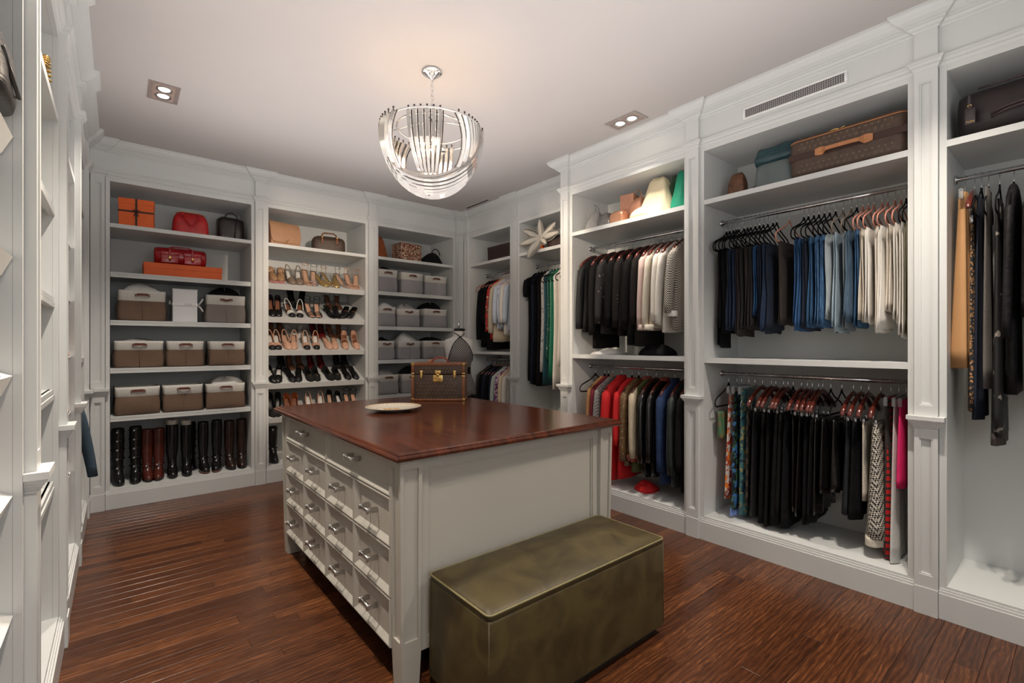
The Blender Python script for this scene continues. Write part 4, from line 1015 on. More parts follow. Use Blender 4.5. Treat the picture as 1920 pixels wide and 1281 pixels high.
# ---------------------------------------------------------------- boots
def boot(x, z, h, m_, label, rz=0, r=.046, straps=0, stuffed=False, group='tall boots on the floor of the boot bay', y=YB+.19, smat=BLK, soleM=None, lining=None):
    t = thing('boot', label, 'boot', (x, y, z), rz, group)
    secs = []; n = 18
    P_ = [(0.012, .040, .10, -.030), (.03, .042, .105, -.030), (.055, .041, .088, -.020), (.085, .038, .058, .0), (.12, .036, .044, .012), (.17, .038, .042, .016), (h*.5, r*.95, r*.98, .016), (h*.75, r*1.02, r*1.05, .016), (h*.97, r, r, .016), (h, r*.98, r*.98, .016), (h, r*.90, r*.90, .016), (h-.03, r*.88, r*.88, .016)]
    for z_, a, b, yc in P_:
        secs.append([(a*math.cos(q), yc+b*math.sin(q)*(.86 if math.sin(q) > 0 and z_ < .1 else 1), z_) for q in [2*PI*k/n for k in range(n)]])
    MB().loft(secs, cap1=False).build('shaft', m_, t)
    MB().loft([[(.043*math.cos(q)*s, -.028+.108*math.sin(q)*s*(.86 if math.sin(q) > 0 else 1), z_) for q in [2*PI*k/n for k in range(n)]] for z_, s in ((.0005, .97), (.012, 1.0), (.016, .99))]).build('sole', soleM or BLK, t)
    for k in range(straps):
        zz = .14+(h-.17)*k/max(1, straps-1) if straps > 1 else .13; rr_ = r*1.02 if zz > .2 else .043
        s_ = MB().tube([((rr_+.002)*math.cos(q), .016+(rr_+.003)*math.sin(q), zz) for q in [2*PI*j/16 for j in range(16)]], .006, 6, closed=True, flat=.5).build('strap', smat, t)
        MB().rbox(-.018, -.002, .016-rr_-.012, .016-rr_-.004, zz-.008, zz+.008, .002, 1).build('buckle', STEEL, s_)
    if stuffed:
        MB().loft([[(r*.9*s*math.cos(q)*(1+.08*math.sin(3*q)), .016+r*.9*s*math.sin(q), z_+.006*math.sin(5*q)) for q in [2*PI*j/18 for j in range(18)]] for z_, s in ((h-.03, .92), (h+.02, .97), (h+.045, 1.0), (h+.03, .6))]).build('paper_stuffing', mat('cream_tissue', (.72, .68, .60), .8, var=.04), t)
    if lining:
        MB().loft([[(r*.905*math.cos(q), .016+r*.905*math.sin(q), z_) for q in [2*PI*j/18 for j in range(18)]] for z_ in (h-.002, h-.05)], cap0=False).build('lining', lining, t)
    return t
OXB = mat('oxblood_leather', (.085, .016, .010), .22, var=.25, scale=12, coat=.3); DKB = mat('dark_brown_boot', (.028, .012, .009), .3, var=.3, scale=9)
BB = mat('black_boot_leather', (.007, .007, .0075), .2, var=.3, scale=9, coat=.2)
bt = [(-.002, .490, BB, 'black laced combat boot at the left end of the boot row', 5, 0, None, None), (.120, .495, BB, 'black boot with five buckled straps, second from the left', 5, 0, None, None),
      (.205, .460, OXB, 'shiny oxblood riding boot, left of the pair with orange lining', 1, 0, None, ORANGE), (.288, .460, OXB, 'shiny oxblood riding boot, right of the pair with orange lining', 1, 0, None, ORANGE),
      (.390, .485, BB, 'tall plain black boot with cream stuffing, left of the pair', 0, 1, None, None), (.502, .470, BB, 'tall plain black boot with raised cream stuffing, right of the pair', 0, 1, None, None),
      (.640, .485, BB, 'slim black riding boot with brown heel, left of the pair', 1, 0, BRL, None), (.750, .490, BB, 'slim black riding boot with brown heel, right of the pair', 1, 0, BRL, None),
      (.862, .475, DKB, 'dark brown tall boot, left of the pair', 1, 0, None, NUDEI), (.968, .480, DKB, 'dark brown tall boot at the right end of the boot row', 1, 0, None, NUDEI)]
for i, (x, h, m_, lb, st, sf, sm_, ln) in enumerate(bt): boot(x, .1655, h, m_, lb, (.1, -.05, .05, -.1, 0, 0, .1, -.2, .1, -.1)[i], .046 if i != 4 else .050, st, sf, soleM=sm_, lining=ln, smat=m_)
boot(1.262, .1655, .37, BB, 'black ankle strap boot on the floor of the shoe bay beside the island', 0, .045, 2, group=None)
boot(.56, .1655, .46, BB, 'black studded boot standing behind the plain black boots', 0, .044, 5, y=YB+.42, group=None)

# ---------------------------------------------------------------- hangers and hanging clothes
def hook(mb, r=.0017, top=0.0, neck=-.075):
    pts = [(.0165*math.cos(a)*1.0, 0, top-.0025+.0165*math.sin(a)) for a in [PI*.80-PI*1.15*k/9 for k in range(10)]]+[(.004, 0, top-.040), (0, 0, top-.052), (0, 0, neck)]
    pts = [(p[0], p[1], p[2]+.0005) for p in pts]
    return mb.tube(pts, r, 5)
HANG = {}
CLEARP = mat('clear_plastic', (.75, .77, .78), .08, var=.02, trans=.7)
def hanger(kind, x, y, z, rz, label, group):
    """kind: black rose taupe (slim velvet), wood, clip (clear), wire"""
    if kind in HANG:
        t = like(HANG[kind]); t.location = (x, y, z); t.rotation_euler = (0, 0, rz); tag(t, label, 'hanger', group); return t
    t = thing('clothes_hanger', label, 'hanger', (x, y, z), rz, group)
    hook(MB(), .0019).build('hook', CHROME, t)
    if kind in ('black', 'rose', 'taupe', 'wire'):
        m_ = {'black': BLACKV, 'rose': ROSEV, 'taupe': TAUPEV, 'wire': STEEL}[kind]; r = .0062 if kind != 'wire' else .0025
        pts = [(0, 0, -.072), (.022, 0, -.092), (.060, 0, -.118), (.120, 0, -.142), (.180, 0, -.165), (.207, 0, -.185), (.213, 0, -.208), (.204, 0, -.226), (.190, 0, -.231)]
        loop = pts+[(x_, 0, -.231) for x_ in (.10, 0, -.10)]+[(-p[0], 0, p[2]) for p in reversed(pts[1:])]
        MB().tube(loop, r, 6, closed=True, flat=.55).build('frame', m_, t)
        if kind != 'wire': MB().rbox(-.012, .012, -.0035, .0035, -.090, -.066, .003, 1).build('neck', m_, t)
    elif kind == 'wood':
        secs = []
        for k in range(17):
            q = -1+2*k/16; a = abs(q); xx = .215*q; zz = -.085-.030*a-.085*a*a; hz = .017+.004*a-(.012 if a > .97 else 0); hy = .0065+.010*a**1.5-(.006 if a > .97 else 0)
            secs.append([(xx, hy*math.cos(j*PI/4), zz+hz*math.sin(j*PI/4)) for j in range(8)])
        MB().loft(secs).build('shoulder_bar', MAHOG, t)
        MB().tube([(-.165, 0, -.178), (-.160, 0, -.232), (.160, 0, -.232), (.165, 0, -.178)], .0018, 5).build('clip_bar', STEEL, t)
        for s in (-.10, .10): MB().rbox(s-.010, s+.010, -.008, .008, -.262, -.222, .003, 1).build('clip', STEEL, t)
    elif kind == 'clip':
        MB().rbox(-.150, .150, -.004, .004, -.098, -.080, .004, 1).build('bar', CLEARP, t)
        for s in (-.135, .135): MB().rbox(s-.012, s+.012, -.009, .009, -.135, -.085, .003, 1).build('clip', CLEARP, t)
    HANG[kind] = t
    return t

def ring_(z, xc, hx, hy, amp, ph, k, n=30, yo=0.0, lean=0.0, pw=.55):
    c = []
    for j in range(n):
        a = 2*PI*j/n; ca, sa = math.cos(a), math.sin(a)
        x = hx*math.copysign(abs(ca)**pw, ca); y = hy*math.copysign(abs(sa)**.8, sa)
        y += amp*math.sin(k*x/hx*PI*.5+ph)+amp*.4*math.sin(k*1.9*x/hx+ph*2)
        c.append((xc+x, yo+y+lean, z))
    return c
def g_pants(R, top, bot, hx, hy, xc=0, flare=0, legs=2, hem=.02):
    """trousers folded lengthwise over the bar: two slim legs side by side"""
    mb = MB(); ph = R.uniform(0, 6)
    for l in range(legs):
        yo = (l-(legs-1)/2)*hy*1.1; b = bot+R.uniform(-hem, hem); dx = R.uniform(-.012, .012); secs = []; bend = R.uniform(-.012, .012)
        for i in range(10):
            t = i/9; z = top+(b-top)*t
            w = hx*(1-.10*math.sin(PI*t)+flare*max(0, t-.6)*2.2)
            secs.append(ring_(z, xc+dx*t+bend*math.sin(2*PI*t), w, hy*.52*(1+.25*math.sin(3*t+ph)), .0022+.003*t, ph+l+.8*t, 3.2, 24, yo*(.6+.4*t)))
        secs[0] = ring_(top+.004, xc, hx*.97, hy*.30, .001, ph, 3, 24, yo*.4)
        secs[-1] = [(p[0], p[1], p[2]+.008*math.sin(9*p[0]/hx)) for p in secs[-1]]
        mb.loft(secs)
    return mb
def g_skirt(R, top, bot, hx0, hx1, hy, amp=.008, k=4.5, xc=0):
    ph = R.uniform(0, 6); secs = []
    for i in range(11):
        t = i/10; z = top+(bot-top)*t
        secs.append(ring_(z, xc, hx0+(hx1-hx0)*t**.8, hy*(.45+.55*t), amp*(.1+.9*t), ph+.5*t, k, 36, 0, pw=.7))
    secs[-1] = [(p[0], p[1], p[2]+.006*math.sin(17*p[0])) for p in secs[-1]]
    return MB().loft(secs)
def g_top(R, top, bot, sh, hy, xc=0, flare=0.0, neck=.05, amp=.006):
    """torso of a jacket, shirt or dress hung from the shoulders"""
    ph = R.uniform(0, 6); secs = []
    for z, w, y in ((top+.012, neck, hy*.55), (top-.006, neck+.03, hy*.75), (top-.030, sh*.62, hy*.85), (top-.060, sh*.90, hy*.95), (top-.090, sh, hy*.95)):
        secs.append(ring_(z, xc, w, y, .001, ph, 3, 30))
    for i in range(1, 9):
        t = i/8; z = top-.09+(bot-top+.09)*t; w = sh*(1-.08*math.sin(PI*min(1, t*1.2)))*(1+flare*t)
        secs.append(ring_(z, xc, w, hy*(1-.10*math.sin(PI*t)), amp*(.2+.8*t), ph+.6*t, 3.4, 30))
    secs[-1] = [(p[0], p[1], p[2]+.006*math.sin(14*p[0])) for p in secs[-1]]
    return MB().loft(secs)
def g_sleeve(R, sx, top, length, sh, r=.048, hy=.03, side=-1, yb=0, lean=None):
    secs = []; n = 14; fw = R.uniform(.012, .042) if side < 0 else .0; by = R.uniform(-.022, .022)
    if lean is not None: fw = lean
    for i in range(9):
        t = i/8; z = top-.055-length*t; xx = side*(sh*.93+.010+.018*math.sin(PI*t*.8)+fw*t); rx = r*(1-.30*t); ry = hy*(1-.20*t)
        if i == 0: rx, ry, xx = r*.35, hy*.5, side*sh*.80
        if i == 1: rx = r*.85
        c = []
        for k in range(n):
            a = 2*PI*k/n; q = 1+.07*math.sin(3*a+5*t+fw*90)
            c.append((xx+rx*q*math.cos(a), yb+by*t+ry*q*math.sin(a), z))
        secs.append(c)
    return MB().loft(secs)
GC = [0]
def garment(kind, m_, x, y, z, rz, label, cat, group, **p):
    """z is the rod axis height; returns a top-level mesh"""
    GC[0] += 1; R = random.Random(900+GC[0]); off = p.get('off', -.232)
    if kind == 'pants': mb = g_pants(R, off, p['bot'], p.get('hx', .115), p.get('hy', .016), p.get('xc', -.01), p.get('flare', 0))
    elif kind == 'skirt': mb = g_skirt(R, p.get('off', -.245), p['bot'], p.get('hx', .13), p.get('hx1', .19), p.get('hy', .018)*1.2, p.get('amp', .008), p.get('k', 4.5), p.get('xc', 0))
    else: mb = g_top(R, -.098, p['bot'], p.get('sh', .20), p.get('hy', .024), p.get('xc', 0), p.get('flare', 0), p.get('neck', .05), p.get('amp', .006))
    nm = {'pants': 'trousers', 'skirt': 'skirt', 'jacket': 'jacket', 'shirt': 'shirt', 'dress': 'dress', 'camisole': 'camisole'}[kind]
    if p.get('name'): nm = p['name']
    o = mb.build(nm, m_, None, (x, y, z), rz); tag(o, label, cat, group)
    if p.get('sleeve', kind in ('jacket', 'shirt')):
        for s in (-1, 1): g_sleeve(R, 0, -.10, p.get('sl', .52), p.get('sh', .20), p.get('sr', .048), p.get('hy', .024)*p.get('sy', .95), s, lean=p.get('lean')).build('sleeve', p.get('sm', m_), o)
    if p.get('collar'):
        secs = [[(.062*q*math.cos(a), .020*q*math.sin(a), zz) for a in [2*PI*k/16 for k in range(16)]] for q, zz in ((1.05, -.105), (1.15, -.088), (1.02, -.070), (.85, -.072), (.8, -.09))]
        MB().loft(secs).build('collar', p['collar'], o)
    if p.get('buttons'):
        for k in range(3): MB().sph((-.235, -.018, -.50-.030*k), .0075, 8, 5).build('button', p['buttons'], o)
    if p.get('cuff'):
        MB().lathe([(.040, 0), (.043, .012), (.041, .045), (.036, .047), (.034, .0)], 16, (-(p.get('sh', .2)*.93+.026), 0, -.155-p.get('sl', .52)-.03)).build('cuff', p['cuff'], o)
    if p.get('hem'):
        hx = p.get('hx1', p.get('hx', .12))
        MB().loft([ring_(p['bot']+dz, p.get('xc', 0), hx*.99, p.get('hy', .018), p.get('amp', .006), 1, 4, 36) for dz in (.004, -.02, -.045, -.05)]).build('lace_hem', p['hem'], o)
    return o
D = lambda n, c, **k: mat(n, c, .9, var=k.pop('var', .28), scale=k.pop('scale', 55), stretch=k.pop('st', (1, 1, .25)), bump=.2, bscale=420, **k)
dBLK = mat('black_cloth', (.008, .008, .009), .9, var=.25, scale=20, bump=.15, bscale=200, spec=.12); dCHA = D('charcoal_denim', (.024, .021, .020)); dBRN = D('brown_black_denim', (.030, .022, .019)); dIND = D('indigo_denim', (.012, .026, .062)); dNAV = D('navy_denim', (.008, .014, .032))
dMID = D('mid_blue_denim', (.025, .085, .21)); dBLU = D('blue_denim', (.035, .105, .22)); dACI = D('acid_blue_denim', (.05, .13, .27), var=.55, scale=90); dLIT = D('light_blue_denim', (.30, .39, .46), var=.15); dPAL = D('pale_grey_denim', (.36, .41, .43), var=.12); dGRB = D('grey_blue_denim', (.17, .20, .23), var=.15)
dSLT = D('slate_blue_denim', (.06, .105, .16)); dCRM = mat('cream_denim', (.70, .64, .56), .9, var=.04, scale=30, bump=.15, bscale=400); dWHT = mat('white_denim', (.78, .75, .70), .9, var=.03, scale=30, bump=.15, bscale=400); dOLV = mat('khaki_cloth', (.30, .28, .20), .9, var=.06, scale=30)
RX4, Z4 = 3.507, 2.312
GJ, GH = 'trousers on the upper rod of the jeans bay', 'hangers on the upper rod of the jeans bay'
J = [(1.731, 'black', dBLK, -.92, .10, 'longest black trousers at the left end'), (1.707, 'black', dBLK, -.80, .115, 'black trousers'), (1.678, 'black', dBLK, -.81, .115, 'matt black trousers'), (1.658, 'black', dCHA, -.80, .12, 'faded black jeans'),
     (1.639, 'black', dIND, -.79, .12, 'dark blue jeans with frayed hem'), (1.601, 'black', dIND, -.80, .125, 'dark blue skinny jeans'), (1.576, 'black', dBRN, -.83, .13, 'brownish black jeans with studded hem'), (1.553, 'black', dCHA, -.81, .12, 'charcoal jeans'),
     (1.521, 'black', dBRN, -.80, .12, 'brownish black slim jeans'), (1.493, 'black', dCHA, -.79, .12, 'washed black jeans'), (1.466, 'black', dMID, -.70, .12, 'ripped blue jeans'), (1.437, 'black', dNAV, -.80, .12, 'navy jeans'), (1.402, 'black', dIND, -.82, .12, 'indigo flared jeans'),
     (1.378, 'black', dNAV, -.82, .12, 'dark navy flared jeans'), (1.298, 'rose', dBRN, -.79, .12, 'washed black trousers on single rose hanger'), (1.209, 'black', dMID, -.79, .12, 'bright blue jeans'), (1.182, 'black', dMID, -.80, .12, 'bright blue flared jeans'),
     (1.150, 'black', dNAV, -.82, .12, 'very dark blue jeans'), (1.121, 'black', dBLU, -.79, .12, 'clean blue jeans'), (1.090, 'black', dACI, -.79, .12, 'acid washed blue jeans'), (1.060, 'black', dACI, -.78, .12, 'ripped acid blue jeans'), (1.027, 'black', dPAL, -.74, .12, 'pale jeans with white frayed hem'),
     (.987, 'taupe', dLIT, -.82, .12, 'light blue jeans with turned hem'), (.944, 'taupe', dGRB, -.81, .125, 'grey blue jeans'), (.915, 'black', dSLT, -.76, .13, 'slate blue wide jeans'), (.884, 'rose', dBLU, -.82, .125, 'blue stitched jeans before the white ones'),
     (.857, 'rose', dCRM, -.76, .12, 'cream jeans'), (.830, 'rose', dWHT, -.79, .12, 'off white jeans'), (.789, 'rose', dCRM, -.82, .12, 'cream frayed jeans'), (.763, 'rose', dWHT, -.83, .12, 'white flared jeans'), (.728, 'rose', dCRM, -.72, .12, 'cream trousers with ruffle'),
     (.700, 'rose', dWHT, -.78, .12, 'white cuffed jeans'), (.676, 'black', dWHT, -.86, .12, 'white layered trousers'), (.650, 'black', dOLV, -.84, .115, 'khaki trousers at the right end')]
HN = {'black': 'slim black velvet hanger', 'rose': 'slim rose pink velvet hanger', 'taupe': 'slim taupe velvet hanger', 'wood': 'dark mahogany wooden hanger', 'clip': 'clear plastic clip hanger', 'wire': 'pale wire hanger'}
def along(items, X, Z, gr, hg, where, cat='trousers'):
    cnt = {}
    for i, it in enumerate(items):
        y, hk = it[0], it[1]; rz = rnd.uniform(-.035, .035); kw = it[-1] if isinstance(it[-1], dict) else {}
        hanger(hk, X, y, Z, rz, '%s, %s from the left on the %s' % (HN[hk], ORD[i], where), hg)
        if it[2] is None: continue
        garment(it[2], it[3], X, y, Z, rz, it[4], it[5], gr, **kw)
along([(y, h, 'pants', m_, '%s, %s from the left on the upper jeans rod' % (lb, ORD[i]), 'trousers', dict(bot=b, hx=w_, hy=.0125, xc=-.035-.012*((i*7) % 5)/4, flare=.25 if 'flare' in lb or 'wide' in lb else 0)) for i, (y, h, m_, b, w_, lb) in enumerate(J)], RX4, Z4, GJ, GH, 'upper jeans rod')

# lower rod of the jeans bay
PR1 = pattern('orange_floral_print', 'blotch', (.70, .62, .58), (.45, .05, .02), 26, .6, (.85, .22, .03), .52); PR2 = pattern('dark_floral_print', 'blotch', (.008, .012, .02), (.05, .14, .06), 30, .6, (.05, .17, .42), .55)
PR3 = pattern('teal_brocade', 'blotch', (.05, .17, .19), (.40, .31, .10), 34, .4, (.015, .05, .09), .55); SEQ = mat('black_sequins', (.012, .012, .013), .15, .3, var=.9, scale=300, bump=.8, bscale=420)
PLB = pattern('sheer_black_plaid', 'check', (.02, .018, .016), (.075, .055, .040), 26, .5); BLTH = mat('black_glossy_leather', (.007, .006, .006), .22, var=.3, scale=14, bump=.35, bscale=30, coat=.2)
BWV = mat('black_weave', (.011, .010, .010), .9, var=.4, scale=120, bump=.3, bscale=300, spec=.12); DDN = D('dark_denim', (.012, .015, .020)); LACE = mat('cream_lace', (.62, .56, .47), .9, var=.2, scale=160, bump=.6, bscale=180)
HOUND = pattern('houndstooth', 'check', (.62, .58, .50), (.015, .012, .011), 95, .85, rot=.785); HOUND2 = pattern('black_white_check', 'check', (.50, .46, .41), (.03, .025, .02), 110, .85)
TART = pattern('red_tartan', 'tartan', (.030, .028, .026), (.55, .012, .012), 26, .85, None, .36); PINKH = mat('hot_pink_cloth', (.72, .015, .14), .7, var=.06, scale=10); WHTR = mat('white_textured', (.70, .69, .68), .8, var=.05, scale=40, bump=.4, bscale=90)
GRNS = mat('green_silk', (.09, .19, .10), .4, col2=(.34, .16, .07), scale=18, thr=(.45, .65)); SKYB = mat('periwinkle_cloth', (.16, .26, .60), .7, var=.05)
GL, GLH = 'skirts and trousers on the lower rod of the jeans bay', 'hangers on the lower rod of the jeans bay'
wl = 'on the lower rod under the jeans'
def S(y, h, m_, lb, bot, hx=.13, hx1=.16, hy=.016, kind='skirt', cat='skirt', **k): return (y, h, kind, m_, lb, cat, dict(bot=bot, hx=hx, hx1=hx1, hy=hy, **k))
along([S(1.715, 'black', GRNS, 'green and copper camisole top at the left end of the lower rod', -.46, .07, .05, .02, 'skirt', 'top', off=-.27, xc=-.10, name='camisole'),
 S(1.655, 'clip', PR1, 'orange, red and white floral print skirt '+wl, -.88, .12, .17, .013, off=-.12), S(1.620, 'clip', PR2, 'black floral print dress with blue and green flowers '+wl, -.95, .12, .16, .014, off=-.12, hem=SKYB),
 S(1.570, 'clip', PR3, 'teal and gold brocade trousers '+wl, -.98, .11, .13, .022, off=-.10), S(1.527, 'wire', PLB, 'sheer black plaid skirt on the pale wire hanger', -.90, .12, .15, .014),
 S(1.474, 'wood', SEQ, 'black sequinned skirt '+wl, -.96, .13, .16, .018), S(1.415, 'wood', dBLK, 'long plain black skirt, first of the black group '+wl, -.99, .13, .17, .020), S(1.385, 'wood', BWV, 'long black woven skirt, second of the black group '+wl, -1.0, .13, .18, .016),
 S(1.336, 'wood', dBLK, 'black pleated skirt '+wl, -.97, .13, .19, .020, amp=.012, k=9), S(1.308, 'wood', BWV, 'black tweed skirt '+wl, -.90, .13, .19, .018), S(1.275, 'black', dBLK, 'black skirt with silver eyelets '+wl, -.98, .13, .18, .016),
 S(1.224, 'wood', BLTH, 'black leather pencil skirt, leftmost leather piece '+wl, -.86, .14, .15, .018), S(1.190, 'wood', BLTH, 'black leather skirt with long silver zip '+wl, -.88, .14, .18, .016, amp=.01), S(1.160, 'wood', dBLK, 'plain black skirt beside the zipped leather one', -.92, .14, .18, .014),
 S(1.124, 'wood', dBLK, 'black skirt in the thick of the black group', -.90, .14, .18, .013), S(1.100, 'wood', BLTH, 'black leather flared skirt '+wl, -.84, .13, .20, .014, amp=.012, k=6), S(1.055, 'black', BLTH, 'black leather pleated skirt on a black hanger', -.70, .14, .17, .020, amp=.012, k=7),
 S(.995, 'black', BLTH, 'short glossy black leather skirt '+wl, -.68, .14, .16, .020, amp=.010, k=7), S(.934, 'wood', DDN, 'dark denim skirt with silver zip '+wl, -.80, .13, .17, .018), S(.894, 'wood', dBLK, 'short black skirt right of the dark denim one', -.82, .14, .17, .020),
 S(.855, 'wood', LACE, 'cream tweed skirt edge behind the houndstooth '+wl, -.70, .12, .13, .012), S(.795, 'wood', HOUND, 'houndstooth jacket skirt with cream lace hem '+wl, -.90, .12, .17, .046, hem=LACE), S(.748, 'clip', TART, 'red and black tartan trousers '+wl, -1.0, .11, .12, .024, off=-.09),
 S(.710, 'clip', WHTR, 'long white textured trousers '+wl, -1.01, .12, .16, .014, off=-.10), S(.678, 'clip', PINKH, 'hot pink skirt at the right end of the lower rod', -.58, .13, .19, .018, off=-.10)], RX4, 1.186, GL, GLH, 'lower rod of the jeans bay')

# blazer bay
BJK = mat('black_wool', (.010, .009, .009), .95, var=.3, scale=90, bump=.2, bscale=300, spec=.12); CHJ = mat('charcoal_wool', (.018, .015, .014), .95, var=.2, scale=60, bump=.1, bscale=300, spec=.12)
PNK = mat('pink_tweed', (.62, .47, .43), .95, var=.16, scale=220, bump=.5, bscale=260); CRT = mat('cream_tweed', (.66, .60, .50), .95, var=.12, scale=220, bump=.5, bscale=260); IVO = mat('ivory_cloth', (.72, .68, .62), .8, var=.03, scale=14)
EMB = pattern('embroidered_black', 'spots', (.012, .010, .010), (.14, .12, .11), 16, .8, None, .16)
FRG = mat('pink_fringe', (.55, .42, .39), .95, var=.25, scale=90, bump=.8, bscale=90)
wu = 'on the upper rod of the blazer bay'; GU = 'jackets on the upper rod of the blazer bay'
def Jk(y, h, m_, lb, bot, hy=.028, sh=.20, sl=.52, **k): return (y, h, 'jacket', m_, lb, 'jacket', dict(bot=bot, hy=hy, sh=sh, sl=sl, **k))
along([Jk(3.005, 'wood', SEQ, 'black beaded jacket at the left end of the blazer rod', -.80, .034, .185, .62), Jk(2.875, 'wood', BJK, 'black tweed jacket, second from the left '+wu, -.95, .036, .19, .68), Jk(2.770, 'wood', EMB, 'black jacket with pale flower embroidery '+wu, -.82, .034, .20, .58),
 Jk(2.665, 'wood', BJK, 'plain black blazer, fourth from the left '+wu, -.80, .030, .20, .60), Jk(2.575, 'wood', CHJ, 'black blazer with pale cuff buttons '+wu, -.84, .030, .20, .62, buttons=STEEL), Jk(2.480, 'wood', BJK, 'long black blazer, sixth from the left '+wu, -.92, .030, .20, .64),
 Jk(2.400, 'wood', CHJ, 'charcoal blazer beside the pink tweed jacket', -.93, .028, .20, .60), Jk(2.330, 'wood', PNK, 'pale pink tweed jacket with fringed cuff', -.80, .026, .20, .62, cuff=FRG), Jk(2.265, 'wood', CRT, 'cream tweed jacket beside the pink one', -.78, .026, .20, .62, cuff=CRT),
 Jk(2.200, 'wood', IVO, 'ivory jacket with puffed cuff '+wu, -.76, .024, .20, .58), Jk(2.140, 'wood', IVO, 'smooth white blazer '+wu, -.82, .026, .20, .60), Jk(2.055, 'wood', HOUND2, 'black and white checked blazer at the right end of the blazer rod', -.80, .036, .20, .52, cuff=WHL)], 3.512, 2.322, GU, 'wooden hangers on the blazer rod', 'upper rod of the blazer bay')
CAM = mat('camel_cloth', (.40, .19, .075), .8, var=.06); BUR = mat('burgundy_cloth', (.17, .012, .022), .8, var=.1); HER = pattern('herringbone', 'check', (.48, .46, .43), (.05, .05, .05), 120, .9, rot=.6); REDC = mat('scarlet_wool', (.62, .012, .014), .8, var=.04, scale=8)
SQG = pattern('gold_sequin_print', 'spots', (.15, .082, .035), (.62, .50, .40), 55, .35, (.22, .13, .06), .22); OLI = mat('olive_cloth', (.085, .095, .030), .8, var=.08); CRQ = mat('cream_quilt', (.60, .50, .36), .6, var=.05, bump=.5, bscale=30); NVS = mat('navy_suede', (.016, .040, .115), .9, var=.25, scale=20, bump=.15, bscale=60)
DGV = mat('dark_green_velvet', (.008, .014, .012), .5, var=.3, scale=15, sheen=.1); RWB = pattern('striped_rib', 'stripes', (.04, .01, .01), (.62, .10, .05), 30, .8, None, .5)
wd = 'on the lower rod of the blazer bay'; GD = 'coats on the lower rod of the blazer bay'
along([(3.005, 'black', None), Jk(2.895, 'black', CAM, 'camel jacket, first garment '+wd, -.62, .022, .19, .40), Jk(2.850, 'black', BUR, 'burgundy jacket '+wd, -.64, .022, .19, .42), Jk(2.800, 'rose', HER, 'grey herringbone jacket '+wd, -.66, .026, .19, .42),
 Jk(2.700, 'black', REDC, 'scarlet wool coat '+wd, -.98, .048, .20, .60, collar=REDC), Jk(2.585, 'black', REDC, 'second scarlet jacket half hidden '+wd, -.95, .030, .19, .50), Jk(2.515, 'black', SQG, 'brown and gold sequinned jacket '+wd, -.82, .036, .20, .62),
 Jk(2.430, 'wood', OLI, 'olive bomber jacket with cream quilted sleeves and striped cuffs', -.86, .034, .20, .58, sm=CRQ, cuff=RWB, collar=RWB), Jk(2.340, 'wood', BLTH, 'black leather biker jacket '+wd, -.88, .034, .20, .60), Jk(2.255, 'wood', BLTH, 'black leather jacket with red and white collar '+wd, -.86, .030, .20, .58, collar=RWB),
 Jk(2.165, 'wood', NVS, 'navy blue suede jacket with brass cuff buttons', -.90, .036, .20, .64, collar=NVS, buttons=GOLD), Jk(2.070, 'wood', DGV, 'dark green velvet jacket, second from the right '+wd, -.90, .034, .20, .64), Jk(1.985, 'wood', BJK, 'black coat at the right end '+wd, -.92, .030, .20, .60)], 3.512, 1.197, GD, 'hangers on the coat rod', 'lower coat rod')
rs = heap(.085, .09, .07, 33, 20, 6).build('red_bag', REDC, None, (3.46, 2.40, .1655)); tag(rs, 'red folded bag lying on the floor under the coats', 'bag')
pl_ = heap(.17, .12, .05, 34, 20, 6).build('folded_cloth', WHT, None, (3.45, 2.80, 1.3115)); tag(pl_, 'white folded cloth on the shelf under the black blazers', 'cloth')
dk_ = heap(.11, .14, .08, 35, 20, 6).build('folded_cloth', DRK, None, (3.47, 2.30, 1.3115)); tag(dk_, 'dark folded bag on the shelf under the pale jackets', 'bag')

# recessed bays in the corner
FLO = pattern('red_floral_silk', 'spots', (.55, .015, .015), (.65, .45, .25), 22, .5, (.10, .08, .05), .30); BLS = pattern('blue_stripe_shirt', 'stripes', (.62, .66, .74), (.28, .30, .40), 30, .8, None, .7); PBS = mat('pale_blue_cotton', (.58, .64, .74), .85, var=.03, bump=.3, bscale=25); BGE = mat('beige_silk', (.62, .52, .38), .5, var=.05, bump=.3, bscale=20)
wc = 'on the upper rod of the far corner bay'
def Sh(y, h, m_, lb, bot, hy=.024, sh=.19, sl=.50, **k): return (y, h, 'shirt', m_, lb, 'shirt', dict(bot=bot, hy=hy, sh=sh, sl=sl, **k))
XC1 = 3.557+.238
along([(5.08, 'rose', None), Sh(5.00, 'rose', dBLK, 'black satin blouse, leftmost garment '+wc, -.95, .040, sl=.70), Sh(4.93, 'rose', dBLK, 'black wrap top, second '+wc, -.90, .034), Sh(4.87, 'rose', BJK, 'black cardigan, third '+wc, -.98, .030), Sh(4.80, 'rose', FLO, 'red floral blouse '+wc, -.85, .030, sl=.6),
 Sh(4.73, 'rose', BGE, 'beige blouse '+wc, -.88, .034, sl=.62), Sh(4.66, 'rose', PBS, 'pale blue shirt '+wc, -.72, .030), Sh(4.59, 'rose', BLS, 'striped blue and white shirt '+wc, -.70, .030), Sh(4.52, 'rose', IVO, 'white blouse '+wc, -.80, .028), Sh(4.45, 'rose', PBS, 'light blue blouse at the right end '+wc, -.75, .028)],
 XC1, 2.322, 'blouses in the corner bay', 'rose hangers in the corner bay', 'upper corner rod')
LCB = mat('black_lace', (.03, .022, .020), .8, var=.6, scale=60, bump=.4, bscale=90); MNT = mat('pale_mint_cloth', (.45, .52, .48), .85, var=.05); PUR = pattern('purple_print', 'blotch', (.17, .04, .15), (.62, .50, .55), 30, .8); wcl = 'on the lower rod of the far corner bay'
